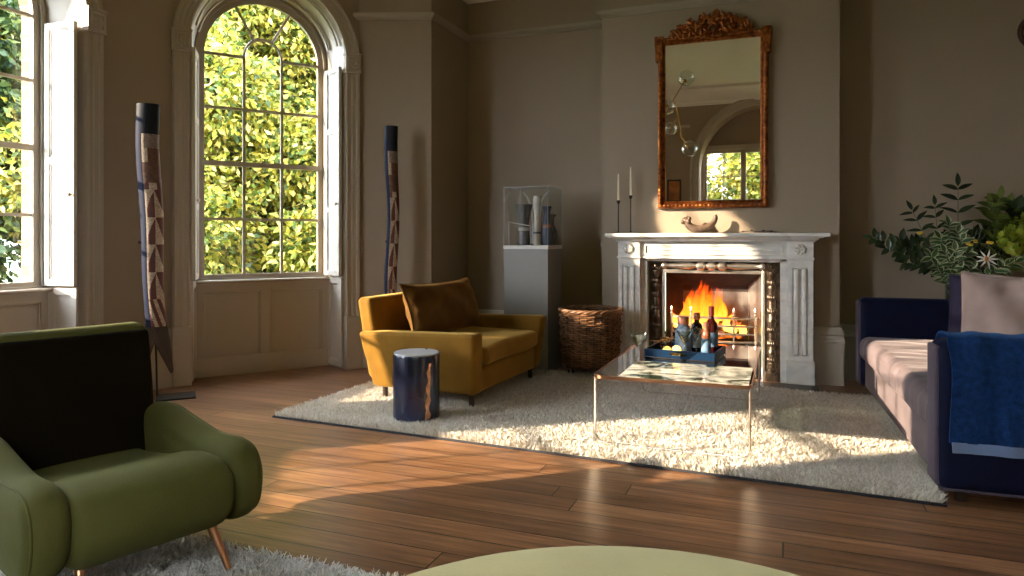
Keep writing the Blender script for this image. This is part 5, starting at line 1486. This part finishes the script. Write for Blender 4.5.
# ------------------------------------------------------------------ garden outside
struct(MB().box(-40, 40, -40, 40, -.75, -.7).build('ground', LAWN, smooth=False))
def tree(label, X, Y, blobs, n, leaf, m, trunk, group='garden trees', droop=.3):
    t = thing('garden_tree', label, 'tree', (X, Y, -.7), 0, group)
    V = []; r = RNG
    vol = np.array([b[3] ** 2 for b in blobs]); vol = vol / vol.sum()
    for b, fr_ in zip(blobs, vol):
        k = int(n * fr_); d = r.normal(size=(k, 3)); d /= np.linalg.norm(d, axis=1)[:, None]
        rad = b[3] * (r.uniform(.35, 1.0, k) ** .5) * (1 + .16 * np.sin(d[:, 0] * 9 + b[0]) * np.sin(d[:, 1] * 8 + b[1]) + .12 * np.sin(d[:, 2] * 13 + 3))
        c = np.array(b[:3]) + d * rad[:, None] * np.array([1, 1, .95])
        # leaves hang in short sprays
        ax = d * .5 + r.normal(0, .55, (k, 3)); ax[:, 2] -= droop; ax /= np.linalg.norm(ax, axis=1)[:, None]
        sd_ = np.cross(ax, r.normal(size=(k, 3))); sd_ /= np.linalg.norm(sd_, axis=1)[:, None] + 1e-9
        L = leaf * r.uniform(.7, 1.3, k)[:, None]; W = L * .24
        up = np.cross(sd_, ax)
        q = np.stack([c, c + ax * L * .45 + sd_ * W + up * L * .05, c + ax * L - up * L * .12, c + ax * L * .45 - sd_ * W + up * L * .05], axis=1)
        V.append(q.reshape(-1, 3))
    V = np.concatenate(V); F = np.arange(len(V)).reshape(-1, 4)
    numesh('foliage', V, F, m, t)
    tk = MB()
    pts = spline([(0, 0, 0), (.05, .05, trunk * .4), (-.05, .02, trunk)], 4); tk.tube(pts, [.20 - .10 * i / (len(pts) - 1) for i in range(len(pts))], 9)
    for b in blobs[:5]: tk.tube(spline([(-.02, 0, trunk * .75), (b[0] * .5, b[1] * .5, (trunk + b[2]) / 2 + .1), (b[0], b[1], b[2])], 5), [.07 - .05 * i / 10 for i in range(11)], 6)
    tk.build('trunk', BARK, t)
    return t
rr = random.Random(8)
def blobs(n, spread, zlo, zhi, r0, r1): return [(rr.uniform(-spread, spread), rr.uniform(-spread, spread), rr.uniform(zlo, zhi), rr.uniform(r0, r1)) for _ in range(n)]
tree('broad yellow-green tree filling the arched window view', -7.6, 8.9, blobs(20, 1.7, .8, 5.6, .6, 1.05), 120000, .115, LEAF_Y, 2.4)
tree('yellowing tree beyond the left half of the arched window', -9.6, 8.0, blobs(20, 1.8, .8, 6.2, .6, 1.1), 80000, .12, LEAF_Y, 2.6)
tree('yellow-green tree beyond the right half of the arched window', -6.4, 10.6, blobs(18, 1.7, .8, 6.2, .6, 1.1), 80000, .12, LEAF_Y, 2.6)
tree('dark green tree standing behind the yellow trees', -9.8, 11.6, blobs(22, 2.6, .8, 8.0, .9, 1.6), 60000, .18, LEAF_G, 3.0)
tree('green tree seen through the cut-off left window', -10.2, 6.2, blobs(16, 1.2, 1.2, 5.0, .5, .9), 40000, .12, LEAF_G, 2.4)
for i, (X, Y) in enumerate(((-3.2, -7.5), (.2, -8.5), (3.0, -7.0))):
    tree(('yellow garden tree behind the camera, reflected at the mirror left', 'yellow garden tree behind the camera, reflected in the mirror middle', 'yellow garden tree behind the camera, past the mirror right edge')[i], X, Y, blobs(14, 1.5, .8, 5.2, .7, 1.2), 40000, .16, LEAF_Y, 2.4)

# ------------------------------------------------------------------ light
AZ, EL = radians(54), radians(17.6)
sl = bpy.data.lights.new('sun', 'SUN'); so = bpy.data.objects.new('sun', sl); COL.objects.link(so)
dvec = Vector((sin(AZ) * cos(EL), cos(AZ) * cos(EL), -sin(EL)))
so.rotation_euler = dvec.to_track_quat('-Z', 'Y').to_euler()
sl.energy = 9.5; sl.color = (1.0, 0.80, 0.58); sl.angle = radians(.7)
wd_ = bpy.data.worlds.new('world'); SC.world = wd_; wd_.use_nodes = True
bg = wd_.node_tree.nodes['Background']; bg.inputs[0].default_value = (.84, .90, 1.0, 1); bg.inputs[1].default_value = 9.5
SC.view_settings.view_transform = 'Standard'; SC.view_settings.look = 'None'
SC.view_settings.exposure = 1.3; SC.view_settings.gamma = 1.0; SC.view_settings.use_curve_mapping = False
SC.cycles.use_denoising = True
SC.cycles.max_bounces = 10; SC.cycles.transparent_max_bounces = 24; SC.cycles.diffuse_bounces = 5; SC.cycles.glossy_bounces = 5
SC.cycles.caustics_reflective = False; SC.cycles.caustics_refractive = False
SC.cycles.sample_clamp_indirect = 6.0
